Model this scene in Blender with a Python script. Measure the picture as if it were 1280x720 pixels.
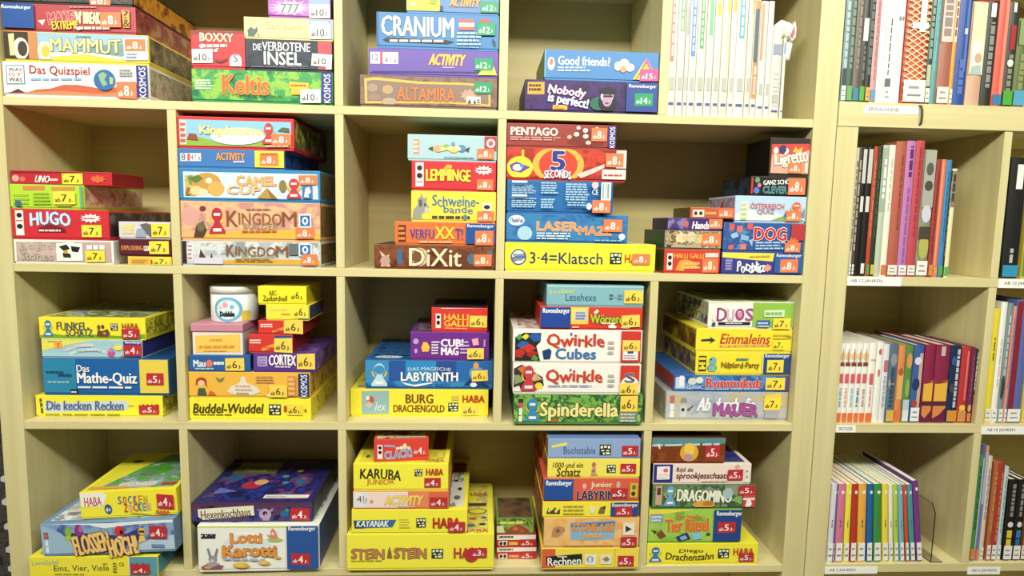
import bpy, bmesh, math, random
from mathutils import Vector, Matrix
for o in list(bpy.data.objects): bpy.data.objects.remove(o)
SC = bpy.context.scene
COL = SC.collection
random.seed(7)
ZA = 1.72                     # height above the floor of the shelf board under the uppermost bays
PX, PZ = 0.34, 0.338          # pitch of the bays
TV, TB, DEEP = 0.018, 0.0175, 0.285

# ------------------------------------------------------------------ camera, light, exposure
F = 770.05                    # focal length in pixels of the 1280 px wide frame
CAM = Vector((0.9802, -1.3257, ZA - 0.2259))
def _rot(rx, ry, rz):
    return (Matrix.Rotation(rz, 3, 'Z') @ Matrix.Rotation(ry, 3, 'Y') @ Matrix.Rotation(rx, 3, 'X'))
RC = _rot(0.1054, -0.0501, 0.0146)
def _w(r): return Vector((r[0], r[2], -r[1]))
RIGHT, DOWN, FWD = _w(RC[0]), _w(RC[1]), _w(RC[2])
cd = bpy.data.cameras.new('camera'); cam = bpy.data.objects.new('camera', cd); COL.objects.link(cam)
cd.sensor_width = 36; cd.lens = F / 1280 * 36; cd.clip_start = 0.05
mw = Matrix((RIGHT, -DOWN, -FWD)).transposed().to_4x4(); mw.translation = CAM
cam.matrix_world = mw
SC.camera = cam
SC.view_settings.view_transform = 'Standard'; SC.view_settings.look = 'None'
SC.view_settings.gamma = 1; SC.view_settings.use_curve_mapping = False
SC.view_settings.exposure = 0.09
w = bpy.data.worlds.new('room_light'); SC.world = w; w.use_nodes = True
w.node_tree.nodes['Background'].inputs[0].default_value = (1.0, 0.96, 0.80, 1)
w.node_tree.nodes['Background'].inputs[1].default_value = 0.04
def area(name, loc, sx, sy, power, col, aim):
    l = bpy.data.lights.new(name, 'AREA'); l.shape = 'RECTANGLE'; l.size = sx; l.size_y = sy
    l.energy = power; l.color = col
    o = bpy.data.objects.new(name, l); COL.objects.link(o); o.location = loc
    o.rotation_euler = (Vector(aim) - Vector(loc)).to_track_quat('-Z', 'Y').to_euler()
    return o
area('ceiling_tube_light', (0.95, -1.15, 2.68), 3.4, 0.2, 10, (1.0, 0.985, 0.86), (0.95, -0.35, 1.2))
area('ceiling_tube_light', (0.95, -1.66, 2.68), 3.6, 0.24, 84, (1.0, 0.985, 0.86), (0.95, -0.2, 0.9))

def ray(u, v): return (FWD + RIGHT * ((u - 640) / F) + DOWN * ((v - 360) / F))
def at(u, v, Y):
    d = ray(u, v); return CAM + d * ((Y - CAM.y) / d.y)
def onz(u, v, z):
    d = ray(u, v); return CAM + d * ((z - CAM.z) / d.z)

# ------------------------------------------------------------------ materials
def lin(c):
    return tuple((x / 12.92 if x <= 0.04045 else ((x + 0.055) / 1.055) ** 2.4) for x in c)
def rgb(h):
    h = h.lstrip('#'); return lin(tuple(int(h[i:i + 2], 16) / 255 for i in (0, 2, 4)))
NAMED = dict(white='f4f4ee', black='141210', red='cf2b2f', dred='9b2226', yellow='f6e93a', blue='2a63ae', navy='1d2a60',
    rvblue='1f4f9a', kosmos='2c2f86', orange='ee8248', s8='ef7f50', s6='f8d45c', s7='f8de4c', s5='bb3038', s12='1f9a64',
    s10='f6f4f0', green='4f9a3c', lime='b9d443', cream='f4eecb', brown='6a3a22', dbrown='3b2015', grey='a8a59c', dgrey='4a4a48',
    sky='a9d3ee', pink='e58fb4', purple='5a3a96', teal='5aa7b8', gold='eabb50', skin='e8b48c')
_m = {}
def mat(key, rough=0.42):
    if key in _m: return _m[key]
    m = bpy.data.materials.new(str(key)); m.use_nodes = True
    nt = m.node_tree; b = nt.nodes['Principled BSDF']
    b.inputs['Roughness'].default_value = rough
    if key[0] == '~':                       # printed picture: palette of colours in organic patches
        cols = key[1:].split('/'); sc = 22.0
        if cols[0].startswith('@'): sc = float(cols[0][1:]); cols = cols[1:]
        tc = nt.nodes.new('ShaderNodeTexCoord'); nz = nt.nodes.new('ShaderNodeTexNoise')
        nz.inputs['Scale'].default_value = sc * 1.6; nz.inputs['Roughness'].default_value = 0.62; nz.inputs['Detail'].default_value = 4.0
        nz.inputs['Distortion'].default_value = 0.35
        mp = nt.nodes.new('ShaderNodeMapping'); mp.inputs['Location'].default_value = [random.uniform(-9, 9) for _ in range(3)]
        cr = nt.nodes.new('ShaderNodeValToRGB'); cr.color_ramp.interpolation = 'LINEAR'
        nt.links.new(tc.outputs['Object'], mp.inputs[0]); nt.links.new(mp.outputs[0], nz.inputs['Vector'])
        nt.links.new(nz.outputs['Fac'], cr.inputs[0]); nt.links.new(cr.outputs[0], b.inputs['Base Color'])
        n = len(cols); el = cr.color_ramp.elements
        while len(el) < 2 * n: el.new(0.5)
        for i, c in enumerate(cols):
            a, z = 0.32 + 0.38 * (i + .1) / n, 0.32 + 0.38 * (i + 0.55) / n
            el[2 * i].position = a; el[2 * i + 1].position = z
            cc = rgb(NAMED.get(c, c)) + (1,)
            el[2 * i].color = cc; el[2 * i + 1].color = cc
    else:
        b.inputs['Base Color'].default_value = rgb(NAMED.get(key, key)) + (1,)
    _m[key] = m
    return m
def wood(name, c0, c1, axis):
    m = bpy.data.materials.new(name); m.use_nodes = True; nt = m.node_tree; b = nt.nodes['Principled BSDF']
    b.inputs['Roughness'].default_value = 0.45
    tc = nt.nodes.new('ShaderNodeTexCoord'); mp = nt.nodes.new('ShaderNodeMapping'); nz = nt.nodes.new('ShaderNodeTexNoise')
    s = [55, 55, 55]; s[axis] = 2.0; mp.inputs['Scale'].default_value = s
    nz.inputs['Scale'].default_value = 1.0; nz.inputs['Detail'].default_value = 4
    cr = nt.nodes.new('ShaderNodeValToRGB'); cr.color_ramp.elements[0].position = 0.35; cr.color_ramp.elements[1].position = 0.65
    cr.color_ramp.elements[0].color = rgb(c0) + (1,); cr.color_ramp.elements[1].color = rgb(c1) + (1,)
    nt.links.new(tc.outputs['Object'], mp.inputs[0]); nt.links.new(mp.outputs[0], nz.inputs['Vector'])
    nt.links.new(nz.outputs['Fac'], cr.inputs[0]); nt.links.new(cr.outputs[0], b.inputs['Base Color'])
    return m
WH = wood('beech_along', 'd4c892', 'dcd2a0', 0)
WV = wood('beech_upright', 'd2c691', 'dad09e', 2)
WB = wood('beech_back', 'c8b97e', 'd0c188', 0)

# ------------------------------------------------------------------ mesh helpers
class MB:
    """collects shapes into one mesh with several materials"""
    def __init__(s): s.bm = bmesh.new(); s.mats = []
    def mi(s, m):
        m = mat(m) if isinstance(m, str) else m
        if m not in s.mats: s.mats.append(m)
        return s.mats.index(m)
    def box(s, a, b, m, bev=0.0, mf=None):
        """mf: {'front','left','right','top'} -> material"""
        bm = s.bm; x0, y0, z0 = a; x1, y1, z1 = b
        v = [bm.verts.new(p) for p in ((x0,y0,z0),(x1,y0,z0),(x1,y1,z0),(x0,y1,z0),(x0,y0,z1),(x1,y0,z1),(x1,y1,z1),(x0,y1,z1))]
        fs = {}
        for k, ix in (('bottom',(3,2,1,0)),('top',(4,5,6,7)),('front',(0,1,5,4)),('right',(1,2,6,5)),('back',(2,3,7,6)),('left',(3,0,4,7))):
            f = bm.faces.new([v[i] for i in ix]); f.material_index = s.mi((mf or {}).get(k, m)); fs[k] = f
        if bev > 0:
            ed = set(e for f in fs.values() for e in f.edges)
            bmesh.ops.bevel(bm, geom=list(ed), offset=bev, segments=2, affect='EDGES', profile=0.6)
        return fs
    def poly(s, pts, m):
        f = s.bm.faces.new([s.bm.verts.new(p) for p in pts]); f.material_index = s.mi(m); return f
    def prism(s, pts, vec, m):
        """closed outline pts extruded along vec"""
        bm = s.bm; i = s.mi(m); vec = Vector(vec)
        a = [bm.verts.new(p) for p in pts]; b = [bm.verts.new(Vector(p) + vec) for p in pts]; n = len(pts)
        for vs in (a, b[::-1]): bm.faces.new(vs).material_index = i
        for k in range(n): bm.faces.new([a[k], b[k], b[(k+1) % n], a[(k+1) % n]]).material_index = i
    def lathe(s, prof, m, n=40, c=(0,0,0)):
        bm = s.bm; i = s.mi(m); rings = []
        for r, z in prof:
            rings.append([bm.verts.new((c[0]+r*math.cos(2*math.pi*k/n), c[1]+r*math.sin(2*math.pi*k/n), c[2]+z)) for k in range(n)])
        for A, B in zip(rings, rings[1:]):
            for k in range(n):
                f = bm.faces.new([A[k], A[(k+1)%n], B[(k+1)%n], B[k]]); f.material_index = i; f.smooth = True
        bm.faces.new(rings[0][::-1]).material_index = i; bm.faces.new(rings[-1]).material_index = i
    def build(s, name, parent=None, loc=None):
        bmesh.ops.recalc_face_normals(s.bm, faces=s.bm.faces[:]) if getattr(s, 'recalc', False) else None
        me = bpy.data.meshes.new(name); s.bm.to_mesh(me); s.bm.free()
        for m in s.mats: me.materials.append(m)
        o = bpy.data.objects.new(name, me); COL.objects.link(o)
        if parent: o.parent = parent
        if loc: o.location = loc
        return o
def thing(name, label, cat, loc, group=None, rz=0.0):
    o = bpy.data.objects.new(name, None); COL.objects.link(o); o.location = loc; o.rotation_euler = (0, 0, rz)
    o.empty_display_size = 0.02; o['label'] = label; o['category'] = cat
    if group: o['group'] = group
    return o

# ------------------------------------------------------------------ lettering
_tc = {}
def glyphs(txt, bold):
    k = (txt, round(bold, 3))
    if k in _tc: return _tc[k]
    cu = bpy.data.curves.new('lettering', 'FONT'); cu.body = txt; cu.offset = bold; cu.resolution_u = 2
    cu.fill_mode = 'FRONT'; cu.space_character = 1.0 + bold
    o = bpy.data.objects.new('lettering', cu); me = o.to_mesh()
    vs = [tuple(v.co[:2]) for v in me.vertices]; ps = [tuple(p.vertices) for p in me.polygons]
    o.to_mesh_clear(); bpy.data.objects.remove(o); bpy.data.curves.remove(cu)
    _tc[k] = (vs, ps); return vs, ps

class Face:
    """a printed front: places flat print on the front of a thing, u right and v up in metres from its lower left corner"""
    def __init__(s, mb, w, h, x0, y, lay=0.0003): s.mb, s.w, s.h, s.x0, s.y, s.lay = mb, w, h, x0, y, lay
    def nl(s): s.lay += 0.00009; return s.lay
    def flat(s, pts, m, clip=True):
        l = s.nl()
        e = 0.0012
        if clip:
            e = 0.0012
            pts = [(min(max(u, e), s.w - e), min(max(v, getattr(s, 'vmin', 0) + e), s.h - e)) for u, v in pts]
        q = []
        for p in pts:
            if not q or (abs(p[0]-q[-1][0]) + abs(p[1]-q[-1][1])) > 1e-6: q.append(p)
        if len(q) > 2 and abs(q[0][0]-q[-1][0]) + abs(q[0][1]-q[-1][1]) < 1e-6: q.pop()
        if len(q) < 3: return
        area2 = sum(q[i][0]*q[(i+1)%len(q)][1]-q[(i+1)%len(q)][0]*q[i][1] for i in range(len(q)))
        if area2 < 0: q = q[::-1]
        s.mb.poly([(s.x0 + u, s.y - l, v) for u, v in q], m)
    def text(s, txt, u0, v0, u1, v1, m, bold=0.02, shear=0.0, rot=0.0, arc=0.0, wave=0.0, out=None, ow=0.045, vert=False, shadow=None):
        vs, ps = glyphs(txt, 0.0)
        if not vs: return
        X0, X1 = min(v[0] for v in vs), max(v[0] for v in vs); Y0, Y1 = min(v[1] for v in vs), max(v[1] for v in vs)
        W, H = (u1-u0), (v1-v0)
        if vert: W, H = H, W
        em = min(H * .72, W * 1.1 / max(len(txt) * .5, 1)); b = max(bold, 0) * 0.55 * em / .7
        W -= 2 * b; pts = []
        for x, y in vs:
            a = (x - X0) / max(X1-X0, 1e-6); c = (y - Y0) / max(Y1-Y0, 1e-6)
            px = a * W - W/2; pz = c * H - H/2
            pz += arc * H * (math.sin(math.pi * a) - 0.6) + wave * H * math.sin(a * len(txt) * 2.4)
            px += shear * pz
            if vert: px, pz = -pz, px
            if rot: r = math.radians(rot); px, pz = px*math.cos(r)-pz*math.sin(r), px*math.sin(r)+pz*math.cos(r)
            pts.append((s.x0 + (u0+u1)/2 + px, (v0+v1)/2 + pz))
        def put(mm, offs):
            l = s.nl(); bm = s.mb.bm; i = s.mb.mi(mm); s.lay += 0.00004 * len(offs)
            for dx, dz in offs:
                l += 0.00004
                nv = [bm.verts.new((x + dx, s.y - l, z + dz)) for x, z in pts]
                for p in ps:
                    try: f = bm.faces.new([nv[k] for k in p]); f.material_index = i
                    except ValueError: pass
        body = [(0, 0)] + ([(-b, 0), (b, 0)] if b > .00012 else []) + ([(0, b*.6), (0, -b*.6)] if b > .0006 else [])
        if shadow: put(shadow, [(dx + .0009, dz - .0009) for dx, dz in body])
        if out:
            o = b + ow * em * .8
            put(out, [(o*math.cos(q*math.pi/4), o*math.sin(q*math.pi/4)) for q in range(8)])
        put(m, body)

# ------------------------------------------------------------------ the two shelving units
def board(name, a, b, m, parent, bev=0.0012):
    mb = MB(); mb.box(a, b, m, bev); return mb.build(name, parent)
UNDER = 5                                              # bays below the uppermost shelf board
XR = 5 * PX                                            # 1.70
unit = thing('shelving_unit', 'wide pale beech shelving unit filled with stacked board games', 'shelf unit', (0.85, 0.14, 0))
def P(v): return Vector(v) - Vector((0.85, 0.14, 0))
def part(name, a, b, m, root, org): 
    o = board(name, Vector(a) - org, Vector(b) - org, m, root); return o
OU = Vector((0.85, 0.14, 0))
ZTOP = ZA + PZ
part('side_panel', (-0.038, 0, 0), (0.009, DEEP + .012, ZTOP + .02), WV, unit, OU)
part('side_panel', (1.691, 0, 0), (1.7425, DEEP + .012, ZTOP + .02), WV, unit, OU)
part('back_panel', (0.009, DEEP, 0.06), (1.691, DEEP + .01, ZTOP), WB, unit, OU)
def zb(k): return ZA - k * PZ                          # centre of shelf board k
for k in range(-1, UNDER):
    part('shelf_board', (0.0092, 0.0005, zb(k) - TB / 2), (1.6908, DEEP - .0002, zb(k) + TB / 2), WH, unit, OU)
part('plinth', (0.0092, 0.03, 0), (1.6908, 0.05, zb(UNDER - 1) - TB / 2 - .0002), WH, unit, OU)
DIV = {0: (2, 3, 4), 1: (1, 2, 3), 2: (1, 2, 3, 4), 3: (1, 2, 4)}
for row, cs in DIV.items():
    for c in cs:
        part('divider', (c*PX - TV/2, 0.001, zb(row) + TB/2 + .0002), (c*PX + TV/2, DEEP - .0004, zb(row - 1) - TB/2 - .0002), WV, unit, OU)

RX0, RDIV, RX1 = 1.7921, 2.1235, 2.62
case = thing('bookcase', 'pale beech bookcase on the right with upright books and white shelf labels', 'bookcase', (2.18, 0.14, 0))
OC = Vector((2.18, 0.14, 0))
part('side_panel', (1.7445, 0, 0), (RX0, DEEP + .012, ZA - .0042), WV, case, OC)
part('side_panel', (RX1, 0, 0), (RX1 + .048, DEEP + .012, ZA - .0042), WV, case, OC)
part('top_board', (1.7445, -0.002, ZA - .004), (RX1 + .05, DEEP + .012, ZA + .048), WH, case, OC)
part('back_panel', (RX0, DEEP, 0.06), (RX1, DEEP + .01, ZA - .0045), WB, case, OC)
part('upper_back_panel', (1.7445, DEEP, ZA + .0482), (RX1 + .05, DEEP + .012, ZTOP + .06), WB, case, OC)
part('upper_shelf', (1.7445, 0.0, ZTOP + .02), (RX1 + .05, DEEP - .0002, ZTOP + .05), WH, case, OC)
for k in range(1, UNDER):
    part('shelf_board', (RX0 + .0002, 0.0005, zb(k) - .0115), (RX1 - .0002, DEEP - .0002, zb(k) + .0092), WH, case, OC)
for row in (1, 2, 3):
    part('divider', (RDIV, 0.001, zb(row) + .0094), (RDIV + .0185, DEEP - .0004, (zb(row - 1) - .0117) if row > 1 else ZA - .0042), WV, case, OC)

def shelf_label(u0, u1, v0, v1, txt, tu0, tu1, k):
    a, b = at(u0, v1, -0.003), at(u1, v0, -0.003); y = -0.0021 if k == 0 else 0.0004
    mb = MB(); mb.box(Vector((a.x, y - .0006, a.z)) - OC, Vector((b.x, y, b.z)) - OC, 'f8f8f4')
    f = Face(mb, b.x - a.x, b.z - a.z, a.x - OC.x, y - .0006 - OC.y, 0.0001)
    H = b.z - a.z; W = b.x - a.x
    mb2 = MB(); f2 = Face(mb2, W, H, a.x - OC.x, y - .0006 - OC.y, 0.0001)
    f2.text(txt, W * (tu0-u0)/(u1-u0), H*.28, W * (tu1-u0)/(u1-u0), H*.74, '3a424c', 0.0)
    for vv in mb2.bm.verts: vv.co.z += a.z - OC.z
    o = mb.build('shelf_label', case); o['label'] = 'white paper shelf label'
    mb2.build('label_lettering', o)
shelf_label(1080, 1149, 133, 141.3, 'ERWACHSENE', 1086, 1124, 0)
shelf_label(1059.5, 1128, 347, 357, 'AB 12 JAHREN', 1064, 1104, 1)
shelf_label(1249, 1310, 350, 360, 'AB 13 JAHREN', 1256, 1296, 1)
shelf_label(1045.5, 1071, 532.2, 541, 'ERSTLESER', 1049, 1067, 2)
shelf_label(1227.5, 1300, 533.5, 543.5, 'AB 10 JAHREN', 1234, 1270, 2)
shelf_label(1031.5, 1098, 709, 718.5, 'AB 5 JAHREN', 1037, 1070, 3)
shelf_label(1210, 1252, 709.5, 719, 'AB 6 JAHREN', 1215, 1247, 3)
mb = MB()                                              # dark wire hook of the label holder
c0 = at(1151, 131, -0.004); prev = None
pts = [at(1149, 131.5, -.003), at(1151.5, 133, -.007), at(1152.8, 138, -.008), at(1152.4, 147, -.008), at(1151.4, 154, -.007), at(1149.8, 156, -.004)]
for a, b in zip(pts, pts[1:]):
    d = (b - a).normalized(); s = d.cross(Vector((0, 1, 0))).normalized() * .0016; t_ = Vector((0, .0016, 0))
    mb.prism([a + s + t_ - OC, a - s + t_ - OC, a - s - t_ - OC, a + s - t_ - OC], b - a + d * .0008, '4a4438')
o = mb.build('label_clip', case); o['label'] = 'dark wire clip at the end of the shelf label'

# ------------------------------------------------------------------ room
def slab(name, a, b, m):
    mb = MB(); mb.box(a, b, m); o = mb.build(name); o['kind'] = 'structure'; return o
slab('floor', (-3, -5, -.05), (6, .42, 0), '6f685c')
slab('wall_back', (-3, .42, 0), (6, .5, 2.75), 'd8d0b8')
slab('ceiling', (-3, -5, 2.75), (6, .5, 2.8), 'e4dfd0')

# display rack with leaflets beside the unit's left end
rk = thing('leaflet_rack', 'dark leaflet rack with white folded cards beyond the left end of the shelves', 'rack', (-0.30, 0.30, 0))
mb = MB(); mb.box((-.20, -.02, 0), (.20, 0.0, 1.75), '~@30/3a3634/57504c/2c2928', .002); mb.build('panel', rk)
for i, (u, v) in enumerate(((2.5, 601), (4, 630), (7, 661), (9, 690), (12, 714))):
    p = at(u, v, 0.255) - Vector((-0.30, .30, 0))
    mb = MB(); mb.prism([(p.x-.012, -.022, p.z-.006), (p.x+.004, -.022, p.z-.011), (p.x+.011, -.022, p.z-.004), (p.x+.008, -.022, p.z+.007), (p.x-.003, -.022, p.z+.010), (p.x-.012, -.022, p.z+.005)], (0, -.012, 0), 'dfe4e2')
    mb.recalc = True
    mb.build('card', rk)

# ------------------------------------------------------------------ game boxes
def R(*a): return ('R',) + a
def E(*a): return ('E',) + a
def G(*a): return ('G',) + a
def S(*a): return ('S',) + a
def T(s, *a, **k): return ('T', s) + a + (k,)
def t(s, *a, **k): return ('t', s) + a + (k,)
def PN(*a, **k): return ('PN',) + a + (k,)
def ST(*a, **k): return ('ST',) + a + (k,)
def PW(*a): return ('PW',) + a
def HB(*a): return ('HB',) + a
def N(*a): return ('N',) + a
def L(*a): return ('L',) + a
def HABA(x0, y0, x1, y1): return t('HABA', x0, y0, x1, y1, 'b3262b', bold=0.03)

class Stack:
    def __init__(s, zoom, row, group, xmin, xmax, Y=None):
        s.ox, s.oy, s.sc = zoom; s.z = zb(row) + TB / 2; s.group = group; s.xmin, s.xmax = xmin, xmax; s.Y = Y; s.last = None
    def px(s, x, y): return s.ox + x / s.sc, s.oy + y / s.sc
STICK = {3: ('s5', 'f7eeee'), 4: ('s5', 'f7eeee'), 5: ('s5', 'f7eeee'), 6: ('s6', '5a4a20'), 7: ('s7', '4a4420'), 8: ('s8', 'fdf3ea'),
         10: ('s10', '33343a'), 12: ('s12', 'eafff4'), 14: ('s12', 'eafff4'), 15: ('d8518e', 'fdeef6')}
SNAME = {3: 'dark red', 4: 'dark red', 5: 'dark red', 6: 'yellow', 7: 'yellow', 8: 'orange', 10: 'white', 12: 'green', 14: 'green', 15: 'magenta'}

def B(st, q, col, label, art, side=None, top=None, d=None, Y=None, dY=0.0, yaw=0.0, on=None, name='board_game_box', cat='game', left=None, tray=True, traycol=None, kind='box', tilt=0.0, tops=()):
    xl, xr, ytl, ytr, ybl, ybr = q
    on = on or st.last
    z0 = on['z1'] + 0.0003 if on else st.z + 0.0002
    cl, cr = st.px(xl, ybl), st.px(xr, ybr)
    if Y is None:
        if on: Y = on['Y'] + dY
        elif st.Y is not None: Y = st.Y
        else: Y = min(max(0.5 * (onz(cl[0], cl[1], z0).y + onz(cr[0], cr[1], z0).y), -0.07), 0.08)
    tl, tr = st.px(xl, ytl), st.px(xr, ytr)
    x0 = at(cl[0], (tl[1] + cl[1]) / 2, Y).x; x1 = at(cr[0], (tr[1] + cr[1]) / 2, Y).x
    x0 = max(x0, st.xmin + .0015); x1 = min(x1, st.xmax - .0015)
    z1 = 0.5 * (at(*tl, Y).z + at(*tr, Y).z)
    w = (x1 - x0) / math.cos(math.radians(yaw)); xc = (x0 + x1) / 2
    if on and on.get('tilt'): tilt = on['tilt']; z0 += (xc - on['xc']) * math.tan(math.radians(-tilt)) + .0025
    elif tilt: z0 += abs(math.sin(math.radians(tilt))) * w / 2
    h = max(z1 - z0, 0.010)
    if d is None: d = min(max(w * 0.98, 0.12), 0.27)
    d = min(d, DEEP - 0.004 - max(Y, -0.05))
    root = thing(name, label, cat, ((x0 + x1) / 2, Y, z0), st.group, math.radians(yaw))
    if tilt: root.rotation_euler[1] = math.radians(tilt)
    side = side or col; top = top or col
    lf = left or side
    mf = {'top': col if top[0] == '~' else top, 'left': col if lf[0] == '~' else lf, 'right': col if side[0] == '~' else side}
    lid = MB(); vmin = 0.0
    if tray and h > 0.03:
        vmin = h * 0.05 + 0.001
        tb = MB(); tb.box((-w/2 + .0014, .0014, 0), (w/2 - .0014, d - .0014, h * .8), traycol or col, 0.0006); tb.build('base', root)
    lid.box((-w/2, 0, vmin), (w/2, d, h), col, 0.0011, mf)
    F_ = Face(lid, w, h, -w/2, 0.0); F_.vmin = vmin
    title = None; extra = []
    q_ = 0.0003                                    # printed pictures on the cover and the sides, framed by the box colour
    if top[0] == '~': m_ = min(w, d) * .05; lid.poly([(-w/2+m_, m_, h+q_), (w/2-m_, m_, h+q_), (w/2-m_, d-m_, h+q_), (-w/2+m_, d-m_, h+q_)], top)
    for it in tops:                                # pictures and words printed on the cover, 0..1 across and 0..1 front to back
        q_ += 0.0001; X_ = lambda a, b_: (-w/2 + a * w, b_ * d, h + q_)
        if it[0] == 'r': lid.poly([X_(it[1], it[2]), X_(it[3], it[2]), X_(it[3], it[4]), X_(it[1], it[4])], it[5])
        elif it[0] == 'e': lid.poly([X_(it[1] + it[3]*math.cos(g_), it[2] + it[4]*math.sin(g_)) for g_ in [2*math.pi*j/20 for j in range(20)]], it[5])
        elif it[0] == 'g': lid.poly([X_(*p) for p in it[1]], it[2])
        elif it[0] == 't':
            vs, ps = glyphs(it[1], 0.0); A0, A1 = min(v[0] for v in vs), max(v[0] for v in vs); B0, B1 = min(v[1] for v in vs), max(v[1] for v in vs)
            nv = [lid.bm.verts.new(X_(it[2] + (it[4]-it[2])*(v[0]-A0)/(A1-A0), it[3] + (it[5]-it[3])*(v[1]-B0)/(B1-B0))) for v in vs]
            for p in ps: lid.bm.faces.new([nv[j] for j in p]).material_index = lid.mi(it[6])
    q_ = 0.0003; e_ = max(h * .07, .0015)
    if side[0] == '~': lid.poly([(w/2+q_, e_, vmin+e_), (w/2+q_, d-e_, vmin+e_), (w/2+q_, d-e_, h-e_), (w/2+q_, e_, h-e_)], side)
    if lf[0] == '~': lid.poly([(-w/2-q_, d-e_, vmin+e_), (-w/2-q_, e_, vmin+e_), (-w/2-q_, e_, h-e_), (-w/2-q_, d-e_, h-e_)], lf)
    def uv(x, y):
        a = (x - xl) / (xr - xl); yb = ybl + (ybr - ybl) * a; yt = ytl + (ytr - ytl) * a
        return a * w, (yb - y) / (yb - yt) * h
    def rect(f, x0, y0, x1, y1, m):
        f.flat([uv(x0, y1), uv(x1, y1), uv(x1, y0), uv(x0, y0)], m)
    def txt(f, s, x0, y0, x1, y1, m, **k):
        xm = (x0 + x1) / 2
        a = uv(x0, y1); b = uv(x1, y0)
        va, vb = uv(xm, y1)[1], uv(xm, y0)[1]
        for kk in ('out', 'shadow'):
            if kk in k and k[kk] is None: del k[kk]
        f.text(s, a[0], va, b[0], vb, m, **k)
    for it in art:
        k = it[0]; F_.mb = lid
        if k in 'RN':
            rect(F_, *it[1:5], it[5])
        elif k == 'E':
            _, cx, cy, rx, ry, m = it
            F_.flat([uv(cx + rx*math.cos(a), cy + ry*math.sin(a)) for a in [2*math.pi*i/22 for i in range(22)]], m)
        elif k == 'S':
            _, cx, cy, rx, ry, n, m = it
            F_.flat([uv(cx + (rx if i % 2 == 0 else rx*.66)*math.cos(math.pi*i/n), cy + (ry if i % 2 == 0 else ry*.62)*math.sin(math.pi*i/n)) for i in range(2*n)], m)
        elif k == 'G':
            F_.flat([uv(*p) for p in it[1]], it[2])
        elif k == 'L':
            _, x0_, y0_, x1_, y1_, n, m = it
            rr = random.Random(int(x0_ * 7 + y0_))
            for i in range(n):
                y = y0_ + (y1_ - y0_) * (i + .5) / n; hh = (y1_ - y0_) / n * .28; x = x0_
                e = x1_ - rr.uniform(0, .2) * (x1_ - x0_)
                while x < e:
                    n_ = min(e, x + rr.uniform(.08, .24) * (x1_ - x0_) + 3)
                    rect(F_, x, y - hh, n_, y + hh, m); x = n_ + (x1_ - x0_) * .03
                F_.lay -= 0.0004 * 0
        elif k == 'PW':
            _, cx, cy, pw, ph, m = it      # pawn shaped award emblem with a laurel
            F_.flat([uv(cx + a * pw, cy + b * ph) for a, b in ((-.3,.5),(-.5,.5),(-.5,.38),(-.22,.1),(-.16,-.02),(.16,-.02),(.22,.1),(.5,.38),(.5,.5))], m)
            F_.flat([uv(cx + .34*pw*math.cos(a), cy - .24*ph + .27*ph*math.sin(a)) for a in [2*math.pi*i/16 for i in range(16)]], m)
            for sg in (-1, 1):
                F_.flat([uv(cx + sg*pw*a, cy + ph*b) for a, b in ((.2,.12),(.42,.06),(.5,-.1),(.42,-.2),(.34,-.02))], 'd8b848')
            rect(F_, cx - .2*pw, cy - .30*ph, cx + .2*pw, cy - .2*ph, 'f2ece4'); rect(F_, cx - .26*pw, cy + .28*ph, cx + .26*pw, cy + .4*ph, 'f2ece4')
        elif k == 'HB':
            _, x0_, y0_, x1_, y1_ = it     # small black and white mosaic mark
            rect(F_, x0_, y0_, x1_, y1_, '2e3a2a'); W_, H_ = x1_ - x0_, y1_ - y0_
            for a, b, c_, e_ in ((.08,.12,.28,.36),(.38,.1,.62,.3),(.72,.12,.92,.36),(.14,.5,.4,.62),(.58,.5,.84,.62),(.3,.74,.46,.92),(.56,.72,.9,.9)):
                rect(F_, x0_ + a*W_, y0_ + b*H_, x0_ + c_*W_, y0_ + e_*H_, 'f4f1d8')
        elif k == 't':
            txt(F_, it[1], *it[2:7], **it[7])
        elif k == 'T':
            if title is None: title = MB()
            F_.mb = title; txt(F_, it[1], *it[2:7], **it[7])
        elif k == 'PN':
            _, x0_, y0_, x1_, y1_, m, s_, tc, o_ = it
            pm = MB(); F_.mb = pm; rect(F_, x0_, y0_, x1_, y1_, m)
            tr_ = o_.get('box')
            if tr_ is None:
                tr_ = (x0_ + (x1_-x0_)*.08, y0_ + (y1_-y0_)*.08, x1_ - (x1_-x0_)*.08, y0_ + (y1_-y0_)*.24) if not o_.get('vert') else (x0_ + (x1_-x0_)*.22, y0_ + (y1_-y0_)*.06, x1_ - (x1_-x0_)*.22, y1_ - (y1_-y0_)*.06)
            if s_: txt(F_, s_, *tr_, tc, bold=0.05, vert=bool(o_.get('vert')))
            extra.append(('publisher_panel', pm, None))
        elif k == 'ST':
            _, x0_, y0_, x1_, y1_, age, o_ = it
            sm = MB(); F_.mb = sm; bg, fg = STICK[age]; bg = o_.get('bg', bg); fg = o_.get('fg', fg)
            r_ = o_.get('rot', 0); W_, H_ = x1_ - x0_, y1_ - y0_; cx, cy = (x0_+x1_)/2, (y0_+y1_)/2; cr_ = math.radians(-r_)
            F_.flat([(u_, max(v_, .001)) for u_, v_ in (uv(cx + a*W_*math.cos(cr_) - b*H_*math.sin(cr_), cy + a*W_*math.sin(cr_) + b*H_*math.cos(cr_)) for a, b in ((-.5,.5),(.5,.5),(.5,-.5),(-.5,-.5)))], bg, clip=False)
            F_.lay += 0.0001
            n_ = str(age); nw = .26 if len(n_) == 1 else .38; c_ = .5 if len(n_) == 1 else .52
            top_, bot = (.22, .80) if len(n_) == 1 else (.34, .84)
            txt(F_, n_, x0_ + W_*(c_-nw/2), y0_ + H_*top_, x0_ + W_*(c_+nw/2), y0_ + H_*bot, fg, bold=0.03 if age in (10, 6, 7) else 0.07)
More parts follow.
